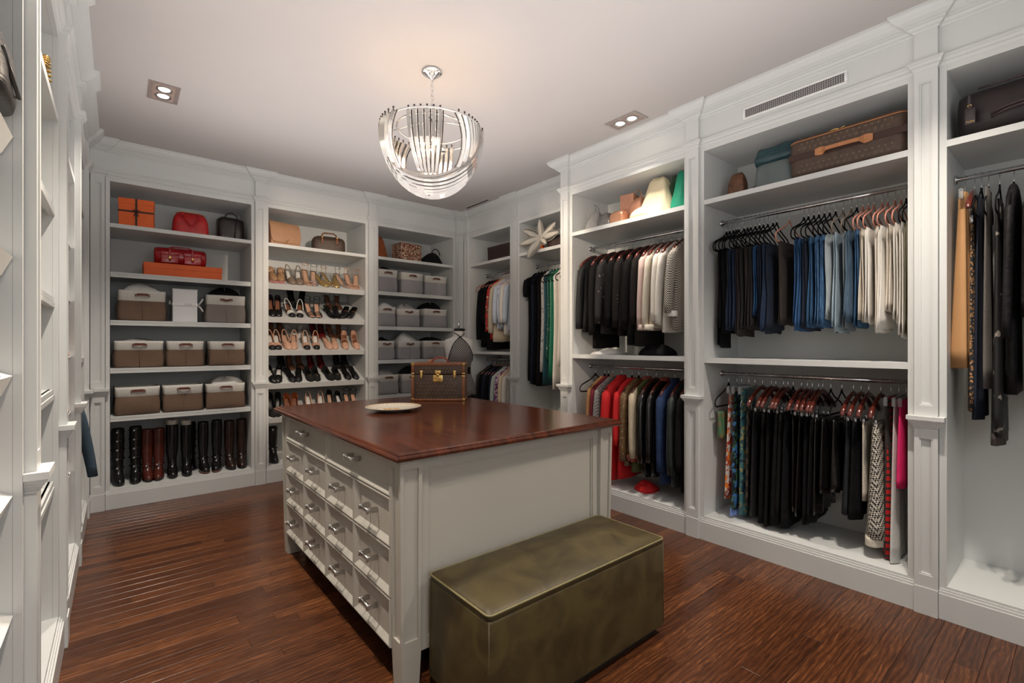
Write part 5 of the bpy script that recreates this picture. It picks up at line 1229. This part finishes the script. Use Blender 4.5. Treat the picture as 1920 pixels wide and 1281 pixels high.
along([Sh(5.03, 'black', LCB, 'black lace top '+wcl, -.62, .034, sl=.4), Sh(4.95, 'rose', dBLK, 'black top, second '+wcl, -.66, .030, sl=.4), Sh(4.885, 'rose', dNAV, 'navy top '+wcl, -.66, .030, sl=.4), Sh(4.82, 'rose', dBLK, 'black top, fourth '+wcl, -.66, .028, sl=.4), Sh(4.76, 'rose', dNAV, 'dark blue top, fifth '+wcl, -.66, .026, sl=.4),
 Sh(4.70, 'rose', MNT, 'pale mint shirt '+wcl, -.64, .028, sl=.4), Sh(4.63, 'rose', PUR, 'purple printed shirt '+wcl, -.64, .028, sl=.4), Sh(4.56, 'rose', BGE, 'cream shirt '+wcl, -.64, .026, sl=.4), Sh(4.49, 'rose', IVO, 'white shirt at the right end '+wcl, -.64, .026, sl=.4)],
 XC1, 1.212, 'tops in the corner bay', 'hangers on the lower corner rod', 'lower corner rod')
wr = 'in the long hanging bay'; GRD = mat('green_satin', (.015, .16, .09), .35, var=.12, scale=8); TEA = mat('teal_cloth', (.018, .085, .11), .7, var=.1); FW = pattern('white_floral', 'blotch', (.66, .64, .60), (.25, .32, .36), 30, .8, None, .6)
BED = pattern('beaded_green', 'spots', (.015, .09, .06), (.60, .55, .40), 40, .4, None, .2)
def Dr(y, h, m_, lb, bot, hy=.024, sh=.17, **k): return (y, h, 'dress', m_, lb, 'dress', dict(bot=bot, hy=hy, sh=sh, flare=.1, sleeve=False, **k))
along([Sh(4.11, 'black', dBLK, 'black short sleeved dress, leftmost '+wr, -1.33, .030, .17, .22, sr=.06), Dr(4.055, 'black', dNAV, 'navy long dress, second '+wr, -1.36, .026), Dr(4.00, 'black', dBLK, 'long black dress, third '+wr, -1.37, .026), Dr(3.945, 'black', CHJ, 'long charcoal dress, fourth '+wr, -1.38, .026),
 Dr(3.885, 'black', FW, 'white floral dress '+wr, -1.22, .020), Dr(3.84, 'black', TEA, 'teal long dress '+wr, -1.36, .022), Dr(3.79, 'black', BED, 'green beaded dress '+wr, -1.10, .018), Dr(3.75, 'black', GRD, 'bright green satin dress '+wr, -1.28, .022), Dr(3.69, 'black', IVO, 'ivory long dress '+wr, -1.40, .026), Dr(3.62, 'black', IVO, 'white long dress '+wr, -1.15, .026), Dr(3.55, 'black', dNAV, 'dark long dress at the right end '+wr, -1.50, .030)],
 XC1, 2.322, 'long dresses', 'hangers in the long hanging bay', 'rod of the long hanging bay')
# nearest bay at the right edge
CMP = mat('camel_wool', (.50, .27, .115), .8, var=.05, scale=8); RNG = pattern('ring_print', 'rings', (.016, .020, .026), (.50, .25, .09), 70, .7, None, .32); GRK = mat('grey_knit', (.14, .125, .115), .95, var=.15, scale=160, bump=.4, bscale=240)
CLQ = mat('black_cloque', (.016, .015, .016), .6, var=.25, scale=30, bump=1.0, bscale=55, spec=.12); LCS = pattern('black_lace_silver', 'blotch', (.008, .008, .008), (.26, .23, .20), 16, .7, None, .64); wn = 'in the bay at the right edge'
along([S(.424, 'clip', CMP, 'camel pleated skirt hanging from clips '+wn, -1.0, .05, .095, .030, amp=.014, k=4, off=-.09, xc=-.05), S(.388, 'wood', RNG, 'dark dress printed with orange rings '+wn, -1.22, .09, .14, .014, 'skirt', 'dress', off=-.12, name='dress'), S(.362, 'black', dNAV, 'dark blue dress '+wn, -1.26, .10, .14, .010, 'skirt', 'dress', off=-.12, name='dress'),
 S(.335, 'black', GRK, 'grey knitted dress '+wn, -1.10, .12, .13, .014, 'skirt', 'dress', off=-.09, name='dress'), S(.295, 'black', LCS, 'black lace dress with silver trim and tulle hem', -1.33, .12, .17, .020, 'skirt', 'dress', off=-.16, name='dress', hem=LCB), Jk(.245, 'black', CLQ, 'black textured coat '+wn, -1.12, .024, .18, .70, sy=.8), Jk(.180, 'black', CLQ, 'black textured jacket half cut by the frame', -1.10, .024, .18, .6), Jk(.11, 'black', dBLK, 'plain black coat beyond the frame edge', -1.2, .026, .18, .6)],
 XR+.215, 2.285, 'clothes in the nearest right bay', 'hangers in the nearest right bay', 'rod at the right edge')

# ---------------------------------------------------------------- bags on the right wall shelves
zs = 2.4445
t = lidded_box('storage_box', 'dark brown leather box in the far corner bay', 0, 2.4505, .44, .20, .26, mat('chocolate_leather', (.030, .013, .012), .5, var=.1), lid=.3); t.location = (3.80, 4.72, 2.4505); t.rotation_euler = (0, 0, RT)
t = thing('fascinator_hat', 'cream fascinator with big pointed sinamay petals', 'hat', (3.63, 3.86, 2.4505), RT)
SIN = mat('sinamay', (.68, .63, .54), .8, var=.05, scale=200, bump=.4, bscale=300)
MB().lathe([(.00001, .165), (.06, .163), (.075, .150), (.07, .145), (.00001, .15)], 20).build('crown', SIN, t)
for ang, ln, wd_, fy in ((186, .30, .11, -.05), (153, .31, .10, -.02), (243, .24, .15, -.09), (84, .20, .10, -.03), (28, .27, .10, .0), (2, .30, .11, -.02), (118, .15, .07, .02), (328, .16, .08, -.04)):
    a = math.radians(ang); secs = []; ux, uz = math.cos(a), math.sin(a)
    for i in range(10):
        q = i/9; w_ = wd_*.5*(math.sin(PI*(q*.88+.12))**.75 if q < 1 else .04); cx_, cz_ = ux*ln*q, .125+uz*ln*q; yy_ = fy*math.sin(q*PI*.6)-.045
        L_ = (cx_-uz*w_, yy_+.35*w_, cz_+ux*w_); R_ = (cx_+uz*w_, yy_+.35*w_, cz_-ux*w_)
        secs.append([L_, (cx_, yy_-.25*w_, cz_), R_, (cx_, yy_-.25*w_+.0016, cz_)])
    pe = MB().loft(secs).build('petal', SIN, t)
    for k in (0, 2): MB().tube([s_[k] for s_ in secs], .0022, 4).build('petal_edge', IVO, pe)
t = thing('hat_box', 'round brown printed hat box under the fascinator', 'box', (3.74, 3.72, 2.4505)); MB().lathe([(.125, .0), (.13, .005), (.13, .10), (.133, .102), (.133, .135), (.00001, .137)], 28).build('box', mat('brown_print', (.06, .035, .03), .6, var=.5, scale=24), t)
t = lidded_box('small_box', 'small orange box with dark ribbon beside the hat box', 0, 2.4505, .055, .085, .05, ORANGE, lid=.3); t.location = (3.60, 3.86, 2.4505); t.rotation_euler = (0, 0, RT+.3)
MB().box(-.004, .004, -.0295, -.0265, 0, .086).build('ribbon', BROWNR, t)
# blazer bay top shelf
SIL = mat('silver_grey_leather', (.27, .265, .26), .35, var=.12, scale=20, bump=.4, bscale=18); PEW = mat('pewter_leather', (.22, .21, .20), .3, .3, var=.2, scale=14, bump=.5, bscale=16)
t = thing('handbag', 'slouchy silver grey leather hobo bag at the left of the shelf above the blazers', 'handbag', (3.40, 2.90, zs+.001), RT)
soft_bag(.20, .19, .16, .35, .05, .45, 41, .05).build('body', SIL, t)
MB().tube([(-.05, -.05, .12), (-.04, -.045, .20), (.0, -.04, .235), (.045, -.03, .20), (.06, -.03, .11)], .008, 8, flat=.45).build('strap', SIL, t)
MB().tube([(-.03, .02, .15), (-.035, .03, .26), (-.01, .04, .22)], .005, 6, flat=.5).build('strap_end', SIL, t)
t = heap(.10, .10, .115, 42, 20, 7).build('handbag', PEW, None, (3.40, 2.755, zs+.001)); tag(t, 'pewter soft clutch lying beside the silver grey hobo bag', 'handbag')
ROS = mat('rose_leather', (.50, .24, .15), .5, var=.06, scale=12); RGD = mat('rose_gold_leather', (.60, .30, .18), .22, .55, var=.15, scale=14, bump=.6, bscale=22)
t = lidded_box('round_box', 'tall tan pink case behind the rose gold pouch', 0, zs, .12, .26, .12, ROS, lid=.5); t.location = (3.46, 2.57, zs+.0005); t.rotation_euler = (0, 0, RT+.2)
t = thing('handbag', 'shiny rose gold pouch in front of the pink case', 'handbag', (3.35, 2.60, zs+.001), RT); soft_bag(.145, .115, .11, .9, .05, .3, 44, .04).build('body', RGD, t)
t = thing('handbag', 'dusty pink leather bag with knotted handle behind the cream dust bag', 'handbag', (3.45, 2.47, zs+.001), RT-.1); soft_bag(.14, .22, .13, .8, .05, .3, 45, .03).build('body', ROS, t)
MB().tube([(-.05, 0, .19), (-.035, -.01, .27), (.01, -.01, .285), (.05, 0, .20)], .007, 8, flat=.5).build('handle', ROS, t)
CDB = mat('cream_dust_bag', (.74, .64, .44), .8, var=.05, scale=8, bump=.5, bscale=12)
def drape(w, h, d, seed, top=.35, n=30, m=11):
    R = random.Random(seed); ph = [R.uniform(0, 6) for _ in range(6)]; secs = []
    for i in range(m):
        t_ = i/(m-1); s = 1-(1-top)*t_**1.3
        if i == m-1: s *= .72
        c = []
        for k in range(n):
            a = 2*PI*k/n; q = 1+.05*math.sin(3*a+ph[0]+3*t_)+.045*math.sin(6*a+ph[1]-4*t_)+.03*math.sin(11*a+ph[2]+7*t_)
            c.append((w/2*s*q*math.copysign(abs(math.cos(a))**.6, math.cos(a))+.03*w*math.sin(4*t_+ph[3]), d/2*s*q*math.copysign(abs(math.sin(a))**.6, math.sin(a)), h*t_+.012*math.sin(2*a+ph[4])*t_))
        secs.append(c)
    return MB().loft(secs)
t = thing('dust_bag', 'tall cream cotton dust bag draped over a handbag', 'dust bag', (3.44, 2.265, zs+.001), RT)
drape(.31, .325, .22, 51, .38).build('fabric', CDB, t)
fo = heap(.12, .045, .07, 52, 18, 5); fo.v = [(p[0]-.08, p[1]-.125, p[2]) for p in fo.v]; fo.build('loose_fold', CDB, t)
EGR = mat('emerald_canvas', (.0, .24, .135), .7, var=.06, scale=10, bump=.2, bscale=20)
t = thing('dust_bag', 'bright emerald green bag at the right end above the blazers', 'dust bag', (3.41, 2.020, zs+.001), RT)
drape(.150, .30, .20, 53, .50).build('fabric', EGR, t)
MB().tube([(-.03, 0, .28), (-.01, 0, .315), (.02, 0, .31), (.03, 0, .28)], .012, 8, flat=.5).build('strap', mat('rust_strap', (.25, .06, .03), .6), t)
t = heap(.055, .05, .26, 54, 18, 6).build('scarf', mat('bottle_green', (.03, .07, .035), .8), None, (3.46, 2.125, zs+.001)); tag(t, 'dark green folded cloth squeezed between the cream and emerald bags', 'cloth')
# jeans bay top shelf
t = thing('handbag', 'small brown monogram pouch at the left end above the jeans', 'handbag', (3.47, 1.63, zs+.001), RT)
soft_bag(.135, .20, .09, .7, .06, .4, 61, .03).build('body', mat('brown_quilt', (.13, .055, .025), .5, var=.45, scale=40), t)
t = heap(.07, .05, .07, 62, 16, 5).build('pouch', BRL, None, (3.46, 1.50, zs+.001)); tag(t, 'small brown bundle beside the monogram pouch', 'pouch')
TLB = mat('teal_coated_canvas', (.022, .060, .072), .38, var=.25, scale=9, bump=.4, bscale=14)
t = thing('roll_bag', 'dark teal rolled-top bag between the pouch and the suitcase', 'bag', (3.44, 1.335, zs+.001), RT)
t.scale = (1.05, 1.05, 1.22)
soft_bag(.25, .15, .22, .92, .02, .12, 63, .012).build('body', mat('grey_green_canvas', (.10, .125, .125), .5, var=.1, scale=9), t)
rl = MB()
for k, (r, yy_, zz) in enumerate(((.080, 0, .185), (.055, -.035, .175), (.034, -.065, .165))):
    rl.loft([[(x, yy_+r*s*math.cos(a), zz+r*.8*s*math.sin(a)+.006*math.sin(3*a+x*30)) for a in [2*PI*q/18 for q in range(18)]] for x, s in ((-.118, .80), (-.112, .95), (-.03, 1), (.05, .97), (.112, .95), (.118, .8))])
rl.build('rolled_top', TLB, t)
t = thing('suitcase', 'large brown monogram soft suitcase with tan leather handle above the jeans', 'suitcase', (3.45, .925, zs+.001), RT)
MB().rbox(-.295, .295, -.165, .165, .0, .255, .045, 5).build('body', MONO, t)
monogram(.50, .085, 'monogram_print', t, -.1658, .030, .022); monogram(.50, .085, 'monogram_print', t, -.1658, .030, .160)
MB().rbox(-.2965, .2965, -.1668, -.160, .108, .150, .002, 1, smooth=False).build('band', mat('brown_band', (.045, .018, .012), .6, var=.1), t)
zp = MB(); zp.tube([(p[0], p[1], .226) for p in rr(.294, .164, 0, .045, 6)], .0035, 6, closed=True); zp.build('piping', VACH, t)
hd = MB(); secs = []
for q in range(15):
    s = -1+2*q/14; x = .145*s; y_ = -.172-.022*math.sqrt(max(0, 1-(s*1.02)**2)) if abs(s) < .7 else -.170; w_ = .011 if abs(s) < .62 else (.024 if abs(s) < .97 else .018)
    secs.append([(x, y_-.004, .129-w_), (x, y_-.004, .129+w_), (x, y_+.004, .129+w_), (x, y_+.004, .129-w_)])
hd.loft(secs, smooth=False); ho = hd.build('handle', VACH, t)
for s in (-1, 1): MB().sph((s*.112, -.176, .129), .0055, 8, 5).build('rivet', GOLD, ho)
zl = MB(); zl.tube([(-.07, -.166, .232), (-.04, -.168, .236), (-.02, -.166, .233)], .004, 6); zl.tube([(-.015, -.166, .233), (.01, -.168, .238)], .003, 6); zl.build('zip_pull', GOLD, t)
# nearest bay top shelf
SUI = mat('dark_plum_leather', (.016, .009, .010), .5, var=.35, scale=10, bump=.4, bscale=25)
t = thing('suitcase', 'dark plum leather garment bag with luggage tag on the shelf at the right edge', 'suitcase', (3.45, .14, zs+.001), RT)
mb = MB(); secs = []
for x in (-.30, -.29, -.26, -.15, .0, .15, .27, .30):
    s = .55 if abs(x) > .295 else .85 if abs(x) > .285 else .96 if abs(x) > .25 else 1
    secs.append([(x, .155*s*math.copysign(abs(math.cos(a))**.6, math.cos(a))+.006*math.sin(20*x+2*a), .125+.123*s*math.copysign(abs(math.sin(a))**.7, math.sin(a))) for a in [2*PI*k/20 for k in range(20)]])
mb.loft(secs).build('body', SUI, t)
hd = MB(); 
for dz in (0, -.016): hd.tube([(-.17, -.155, .085+dz), (-.12, -.172, .100+dz), (.0, -.180, .112+dz), (.12, -.172, .100+dz), (.17, -.155, .085+dz)], .0055, 8)
hd.build('handle', mat('plum_handle', (.05, .03, .03), .3), t)
MB().tube([(-.22, -.11, .245), (-.10, -.10, .252), (.1, -.10, .252), (.25, -.11, .245)], .005, 6).build('zip', mat('plum_handle', (.05, .03, .03), .3), t)
tg = MB().rbox(-.262, -.222, -.176, -.170, .055, .135, .004, 1).build('luggage_tag', mat('tag_leather', (.05, .038, .042), .45, var=.1), t)
MB().rbox(-.251, -.239, -.178, -.171, .130, .200, .002, 1).build('tag_strap', mat('tag_leather', (.05, .038, .042), .45), tg)
MB().tube([(-.245, -.180, .132), (-.250, -.186, .145), (-.238, -.182, .150), (-.236, -.180, .138)], .0022, 6).build('buckle', GOLD, tg)
text_mesh('TUMI', .0135, .0006, 'tag_lettering', GOLD, tg, (-.242, -.1772, .066), (PI/2, 0, 0))

# ---------------------------------------------------------------- vanity case and plate on the island
t = thing('vanity_case', 'hard monogram vanity case with brass locks standing on the island', 'case', (1.935, 3.225, IZ+.0005), math.atan2(3.032-3.287, 2.032-1.722))
w_, d_, h_ = .200, .115, .285
MB().rbox(-w_, w_, -d_, d_, .0, .198, .006, 2).build('case_body', MONO, t)
MB().rbox(-w_, w_, -d_, d_, .201, h_, .006, 2).build('case_lid', MONO, t)
monogram(.34, .17, 'monogram_print', t, -d_-.0008, .0265, .018); monogram(.34, .055, 'monogram_print', t, -d_-.0008, .0265, .208)
eg = MB(); e_ = .0022; b_ = .020
for s in (-1, 1):
    for z0, z1 in ((0, .198), (.201, h_)):
        eg.rbox(s*(w_+e_), s*(w_-b_), -d_-e_, -d_+b_, z0, z1, .003, 1); eg.rbox(s*(w_+e_), s*(w_-b_), d_+e_, d_-b_, z0, z1, .003, 1)
eg.rbox(-w_-e_, w_+e_, -d_-e_, -d_+.008, -.0002, .018, .003, 1); eg.rbox(-w_-e_, w_+e_, -d_-e_, -d_+.008, h_-.020, h_+e_, .003, 1)
eg.rbox(-w_-e_, w_+e_, d_+e_, d_-.008, h_-.020, h_+e_, .003, 1)
for s in (-1, 1): eg.rbox(s*(w_+e_), s*(w_-.008), -d_, d_, h_-.018, h_+e_, .003, 1); eg.rbox(s*(w_+e_), s*(w_-.008), -d_, d_, 0, .018, .003, 1)
eg.build('leather_edging', VACHD, t)
MB().rbox(-w_+.02, w_-.02, -d_+.02, d_-.02, h_-.002, h_+.0012, .001, 1).build('top_panel', VACHD, t)
for sx in (-1, 1):
    for z_ in (.004, h_-.004):
        MB().rbox(sx*(w_+.0042), sx*(w_-.020), -d_-.0045, -d_+.020, z_+(-.005 if z_ < .1 else -.018), z_+(.018 if z_ < .1 else .0075), .004, 2).build('brass_corner', mat('aged_brass', (.42, .26, .09), .35, 1, var=.1), t)
    MB().rbox(sx*(w_+.0042), sx*(w_-.022), -d_-.0042, -d_+.012, .203, .213, .002, 1).build('hinge_strap', GOLD, t)
    MB().rbox(sx*(w_+.0042), sx*(w_-.022), -d_-.0042, -d_+.012, .183, .193, .002, 1).build('hinge_strap', GOLD, t)
for sx in (-.125, .125):
    c = MB(); c.rbox(sx-.008, sx+.008, -d_-.010, -d_-.001, .172, .225, .003, 2); c.rbox(sx-.014, sx+.014, -d_-.006, -d_-.001, .196, .204, .002, 1); c.rbox(sx-.012, sx+.012, -d_-.0065, -d_-.001, .214, .232, .003, 1); c.build('side_latch', GOLD, t)
lk = MB().rbox(-.038, .038, -d_-.007, -d_-.001, .142, .197, .003, 2).build('lock_plate', GOLD, t)
hs = MB(); hs.rbox(-.024, .024, -d_-.012, -d_-.001, .203, .232, .006, 2); hs.rbox(-.012, .012, -d_-.014, -d_-.001, .188, .206, .003, 1); hs.build('hasp', GOLD, lk)
for sx in (-.018, 0, .018): MB().sph((sx, -d_-.009, .172), .005, 8, 5).build('lock_button', GOLD, lk)
MB().tube([(-.062, 0, h_+.003), (-.058, 0, h_+.020), (-.035, 0, h_+.036), (0, 0, h_+.042), (.035, 0, h_+.036), (.058, 0, h_+.020), (.062, 0, h_+.003)], .0065, 8).build('handle', mat('red_brown_leather', (.33, .05, .025), .4, var=.1), t)
tg = MB().rbox(-.100, -.052, -.025, .015, h_+.003, h_+.008, .003, 1).build('leather_tag', VACH, t); MB().sph((-.078, -.008, h_+.016), .012, 8, 6, sc=(1, .8, 1)).build('key_bell', VACH, tg)
nl = MB()
for k in range(30): nl.sph((-w_+.016+k*.0127, -d_-.0028, h_-.012), .0018, 5, 4); nl.sph((-w_+.016+k*.0127, -d_-.0028, .010), .0018, 5, 4)
for k in range(18):
    for sx in (-1, 1): nl.sph((sx*(w_-.011), -d_-.0028, .016+k*.0145), .0018, 5, 4)
tag(nl.build('nail_heads', GOLD, t), kind='stuff')
t = thing('plate', 'white and gold decorative serving plate lying on the island', 'plate', (1.374, 2.871, IZ+.0005))
CHN = mat('cream_porcelain', (.74, .69, .58), .2, var=.02, coat=.3)
MB().lathe([(.075, 0), (.078, .003), (.11, .006), (.160, .019), (.176, .026), (.177, .0285), (.174, .0285), (.156, .022), (.11, .0095), (.075, .0065), (.00001, .006)], 48).build('dish', CHN, t)
def ringdec(r0, r1, z0, z1, n=48):
    return MB().add([(r*math.cos(2*PI*k/n), r*math.sin(2*PI*k/n), z) for r, z in ((r0, z0), (r1, z1)) for k in range(n)], [(k, (k+1) % n, n+(k+1) % n, n+k) for k in range(n)])
GP = mat('gold_print', (.62, .33, .10), .3, .2, var=.1)
d_ = MB()
for k in range(40):
    a = 2*PI*k/40; r0, r1 = .148, .164
    d_.add([(r0*math.cos(a-.04), r0*math.sin(a-.04), .0205), (r0*math.cos(a+.04), r0*math.sin(a+.04), .0205), (r1*math.cos(a), r1*math.sin(a), .0255)], [(0, 1, 2)])
tag(d_.build('rim_pattern', GP, t), kind='stuff')
ringdec(.170, .1735, .0278, .0289).build('rim_line', GP, t); ringdec(.118, .122, .0122, .0128).build('inner_line', GP, t)
for k in range(9):
    rr_ = random.Random(k+70); a = rr_.uniform(0, 6.28); r = rr_.uniform(.01, .055); f = MB().tube([(r*math.cos(a)+.016*math.cos(q), r*math.sin(a)+.012*math.sin(q), .0075) for q in [2*PI*j/12*.8 for j in range(12)]], .0016, 4); f.build('floral_motif', GP, t)

# ---------------------------------------------------------------- dress form
t = thing('dress_form', 'white tailor dress form in a black lattice halter dress in the far corner', 'mannequin', (2.725, 4.17, 0), math.radians(-18))
FORM = mat('form_canvas', (.64, .615, .58), .85, var=.03, scale=20)
def body_ring(z, a, b, yc=0, n=32, p=1.0): return [(a*math.copysign(abs(math.cos(q))**p, math.cos(q)), yc+b*math.sin(q), z) for q in [2*PI*k/n for k in range(n)]]
BR = [(.86, .150, .105, .01), (.92, .165, .112, .01), (.99, .160, .105, .008), (1.07, .132, .090, .004), (1.13, .116, .080, 0), (1.19, .122, .086, -.006), (1.25, .134, .100, -.018), (1.30, .142, .106, -.022), (1.35, .148, .090, -.012), (1.40, .158, .072, 0), (1.43, .158, .062, .004), (1.455, .138, .054, .006), (1.475, .085, .050, .006), (1.49, .058, .048, .005), (1.51, .050, .046, .004), (1.545, .047, .045, .003)]
MB().loft([body_ring(*r_) for r_ in BR]).build('torso', FORM, t)
cp = MB().lathe([(.050, 1.545), (.050, 1.566), (.046, 1.570), (.00001, 1.572)], 20, (0, .003, 0)).build('neck_cap', BLK, t)
MB().lathe([(.010, 1.571), (.008, 1.585), (.013, 1.595), (.014, 1.615), (.009, 1.628), (.00001, 1.632)], 14, (0, .003, 0)).build('finial', STEEL, cp)
MB().sph((.052, -.02, 1.556), .011, 8, 6).build('knob', BLK, cp)
LAT = pattern('black_lattice', 'grid', (.010, .009, .010), (.50, .47, .45), 46, .7, None, .42)
def interp(z):
    for i in range(len(BR)-1):
        if BR[i][0] <= z <= BR[i+1][0]:
            f = (z-BR[i][0])/(BR[i+1][0]-BR[i][0]); return [BR[i][k]+(BR[i+1][k]-BR[i][k])*f for k in (1, 2, 3)]
secs = []
for i in range(13):        # halter bodice: front panel narrowing to the throat
    q = i/12; z = 1.14+.345*q; a, b, yc = interp(min(z, 1.49)); half = (PI*.50)*(1-q)**.85+.04 if q < 1 else .04
    if q < .25: half = max(half, PI*.56)
    row_ = [(a*1.03*math.sin(s), yc-b*1.045*math.cos(s)-.002, z) for s in [half*(-1+2*k/16) for k in range(17)]]
    inner = [(x*.985, yc+(y-yc)*.97, zz) for x, y, zz in reversed(row_)]
    secs.append(row_+inner)
bo = MB().loft(secs).build('bodice', LAT, t)
nk = MB(); pts = [(.01, -.055, 1.478), (-.02, -.05, 1.50), (-.050, -.01, 1.525), (-.048, .03, 1.53), (0, .055, 1.53), (.048, .03, 1.53), (.052, -.015, 1.52), (.03, -.045, 1.50), (.0, -.057, 1.478)]
nk.tube(pts, .0042, 6).build('halter_strap', BLK, bo)
for s in (-1, 1):
    MB().tube([( (lambda r: (r[0]*1.04*math.sin(s*h_), r[2]-r[1]*1.05*math.cos(h_)-.002, z))(interp(min(z, 1.49)))) for z, h_ in [(1.14+.345*q, (max((PI*.50)*(1-q)**.85+.04, PI*.56) if q < .25 else (PI*.50)*(1-q)**.85+.04)) for q in [k/14 for k in range(15)]]], .0042, 5).build('binding', BLK, bo)
MB().loft([body_ring(z, interp(z)[0]*1.045+.002, interp(z)[1]*1.05+.002, interp(z)[2]) for z in (1.10, 1.12, 1.15, 1.17)]).build('waistband', BLK, t)
MB().loft([body_ring(z, a, b, .006) for z, a, b in ((.88, .182, .135), (.94, .181, .130), (1.0, .172, .118), (1.06, .145, .10), (1.12, .124, .09))]).build('lattice_skirt', LAT, t)
MB().loft([[(p[0], p[1]+.012*math.sin(9*k*PI/16), p[2]) for k, p in enumerate(body_ring(z, a, b, .008))] for z, a, b in ((.30, .215, .175), (.50, .20, .16), (.70, .19, .145), (.89, .184, .137))]).build('skirt', dBLK, t)
MB().tube([(0, 0, .03), (0, 0, .90)], .015, 12).build('pole', STEEL, t)
for k in range(4):
    a = PI/4+k*PI/2; MB().tube([(0, 0, .07), (.08*math.cos(a), .08*math.sin(a), .06), (.19*math.cos(a), .19*math.sin(a), .012)], .010, 8).build('stand_leg', STEEL, t)

# ---------------------------------------------------------------- left wall contents
t = thing('handbag', 'dark charcoal ribbed handbag on the highest slanted shelf at the left edge', 'handbag', (XL-.078, 1.785, 2.03), LT)
soft_bag(.26, .19, .15, .88, .08, .35, 71, .01).build('body', mat('charcoal_leather', (.035, .034, .036), .4, var=.3, scale=6, stretch=(1, 1, 9), bump=.5, bscale=20), t)
MB().tube([(-.10, -.07, .10), (-.05, -.080, .05), (.04, -.083, .03), (.11, -.075, .06)], .005, 8).build('strap', mat('charcoal_strap', (.05, .047, .044), .4), t)
t = thing('chain_bag', 'gold chain mail bag on the top shelf of the second left bay', 'handbag', (XL-.065, 2.62, HS+.001), LT)
CHM = mat('gold_chain_mail', (.55, .33, .09), .25, 1, var=.6, scale=160, bump=.9, bscale=160)
soft_bag(.16, .11, .10, .8, .08, .4, 72, .02).build('body', CHM, t)
for k in range(14): MB().lathe([(.011, -.003), (.014, 0), (.011, .003), (.009, 0)], 10, (-.075+.011*k, -.055, .03+.06*math.sin(PI*k/13))).build('chain_link', GOLD, t)
t = thing('picture_frame', 'thin dark board leaning in the second left bay', 'board', (XL-.05, 2.46, 2.028), LT+PI/2); MB().box(-.012, .13, -.008, .008, 0, .30).build('board', mat('near_black', (.01, .009, .009), .6), t)
def lshoe(y, zs_, spec, lb, X=XL):
    kind, up, inn, H, hm, toe, deco = spec; d = .030+.118*math.cos(RX)
    t = shoe(kind, up, inn, H, hm, toe, X-d, y, zs_+(d-.018)*TAN17+.003, 0, 0, lb, 'shoes on the left wall shelves', deco=deco)
    t.rotation_mode = 'XYZ'; t.rotation_euler = (RX, 0, LT); return t
for y, z_, sp, lb in ((3.92, 1.325, sNS, 'nude slingback at the far end of the middle left shoe shelf'), (3.80, 1.325, sNS, 'nude slingback second from the far end, middle left shoe shelf'), (3.92, .985, sNM, 'beige mule at the far end of the lower left shoe shelf'), (3.80, .985, sNM, 'beige mule second from the far end, lower left shoe shelf'),
                      (3.92, .61, sBS, 'black strappy sandal at the far end of the lowest left shoe shelf'), (3.80, .61, sBS, 'black strappy sandal, second from far end, lowest left shoe shelf'),
                      (1.60, .977, sOR, 'orange pump on the near left shoe shelf'), (1.72, 1.313, sBP, 'black pump on the near left shoe shelf'), (1.50, .64, sBG, 'black mule on the lowest near left shoe shelf'), (1.50, .977, sOR, 'second orange pump on the near left shoe shelf')): lshoe(y, z_, sp, lb)
XW = XL-.28
for i, (y, m_, lb, bot, zz) in enumerate(((4.98, dBLK, 'black jacket at the far end of the left hanging bay', -.75, 1.19), (4.44, mat('blue_grey_denim', (.045, .075, .105), .9, var=.2, scale=60), 'dark denim jacket whose sleeve hangs out of the left bay', -.80, 1.19), (4.68, WHTR, 'white jacket beside the denim one in the left bay', -.75, 1.19), (4.57, mat('pink_cloth', (.62, .30, .30), .8), 'pink jacket in the left hanging bay', -.78, 1.19), (4.9, CHJ, 'charcoal blazer on the upper rod of the left bay', -.85, 2.32), (4.75, dBLK, 'black blazer on the upper rod of the left bay', -.85, 2.32))):
    hanger('black', XW, y, zz, .02, 'slim black velvet hanger holding the %s' % lb.split(' at ')[0].split(' whose')[0].split(' beside')[0].split(' in ')[0].split(' on ')[0]+(' on the left wall, %s' % ORD[i]), 'hangers in the left bay')
    garment('jacket', m_, XW+(.045 if i == 1 else .04 if i in (2, 3) else 0), y, zz, .02, lb, 'jacket', 'jackets in the left bay', bot=bot, hy=.028, sh=.20 if i != 1 else .21, sl=.56, **(dict(lean=.09, sr=.040) if i == 1 else {}))
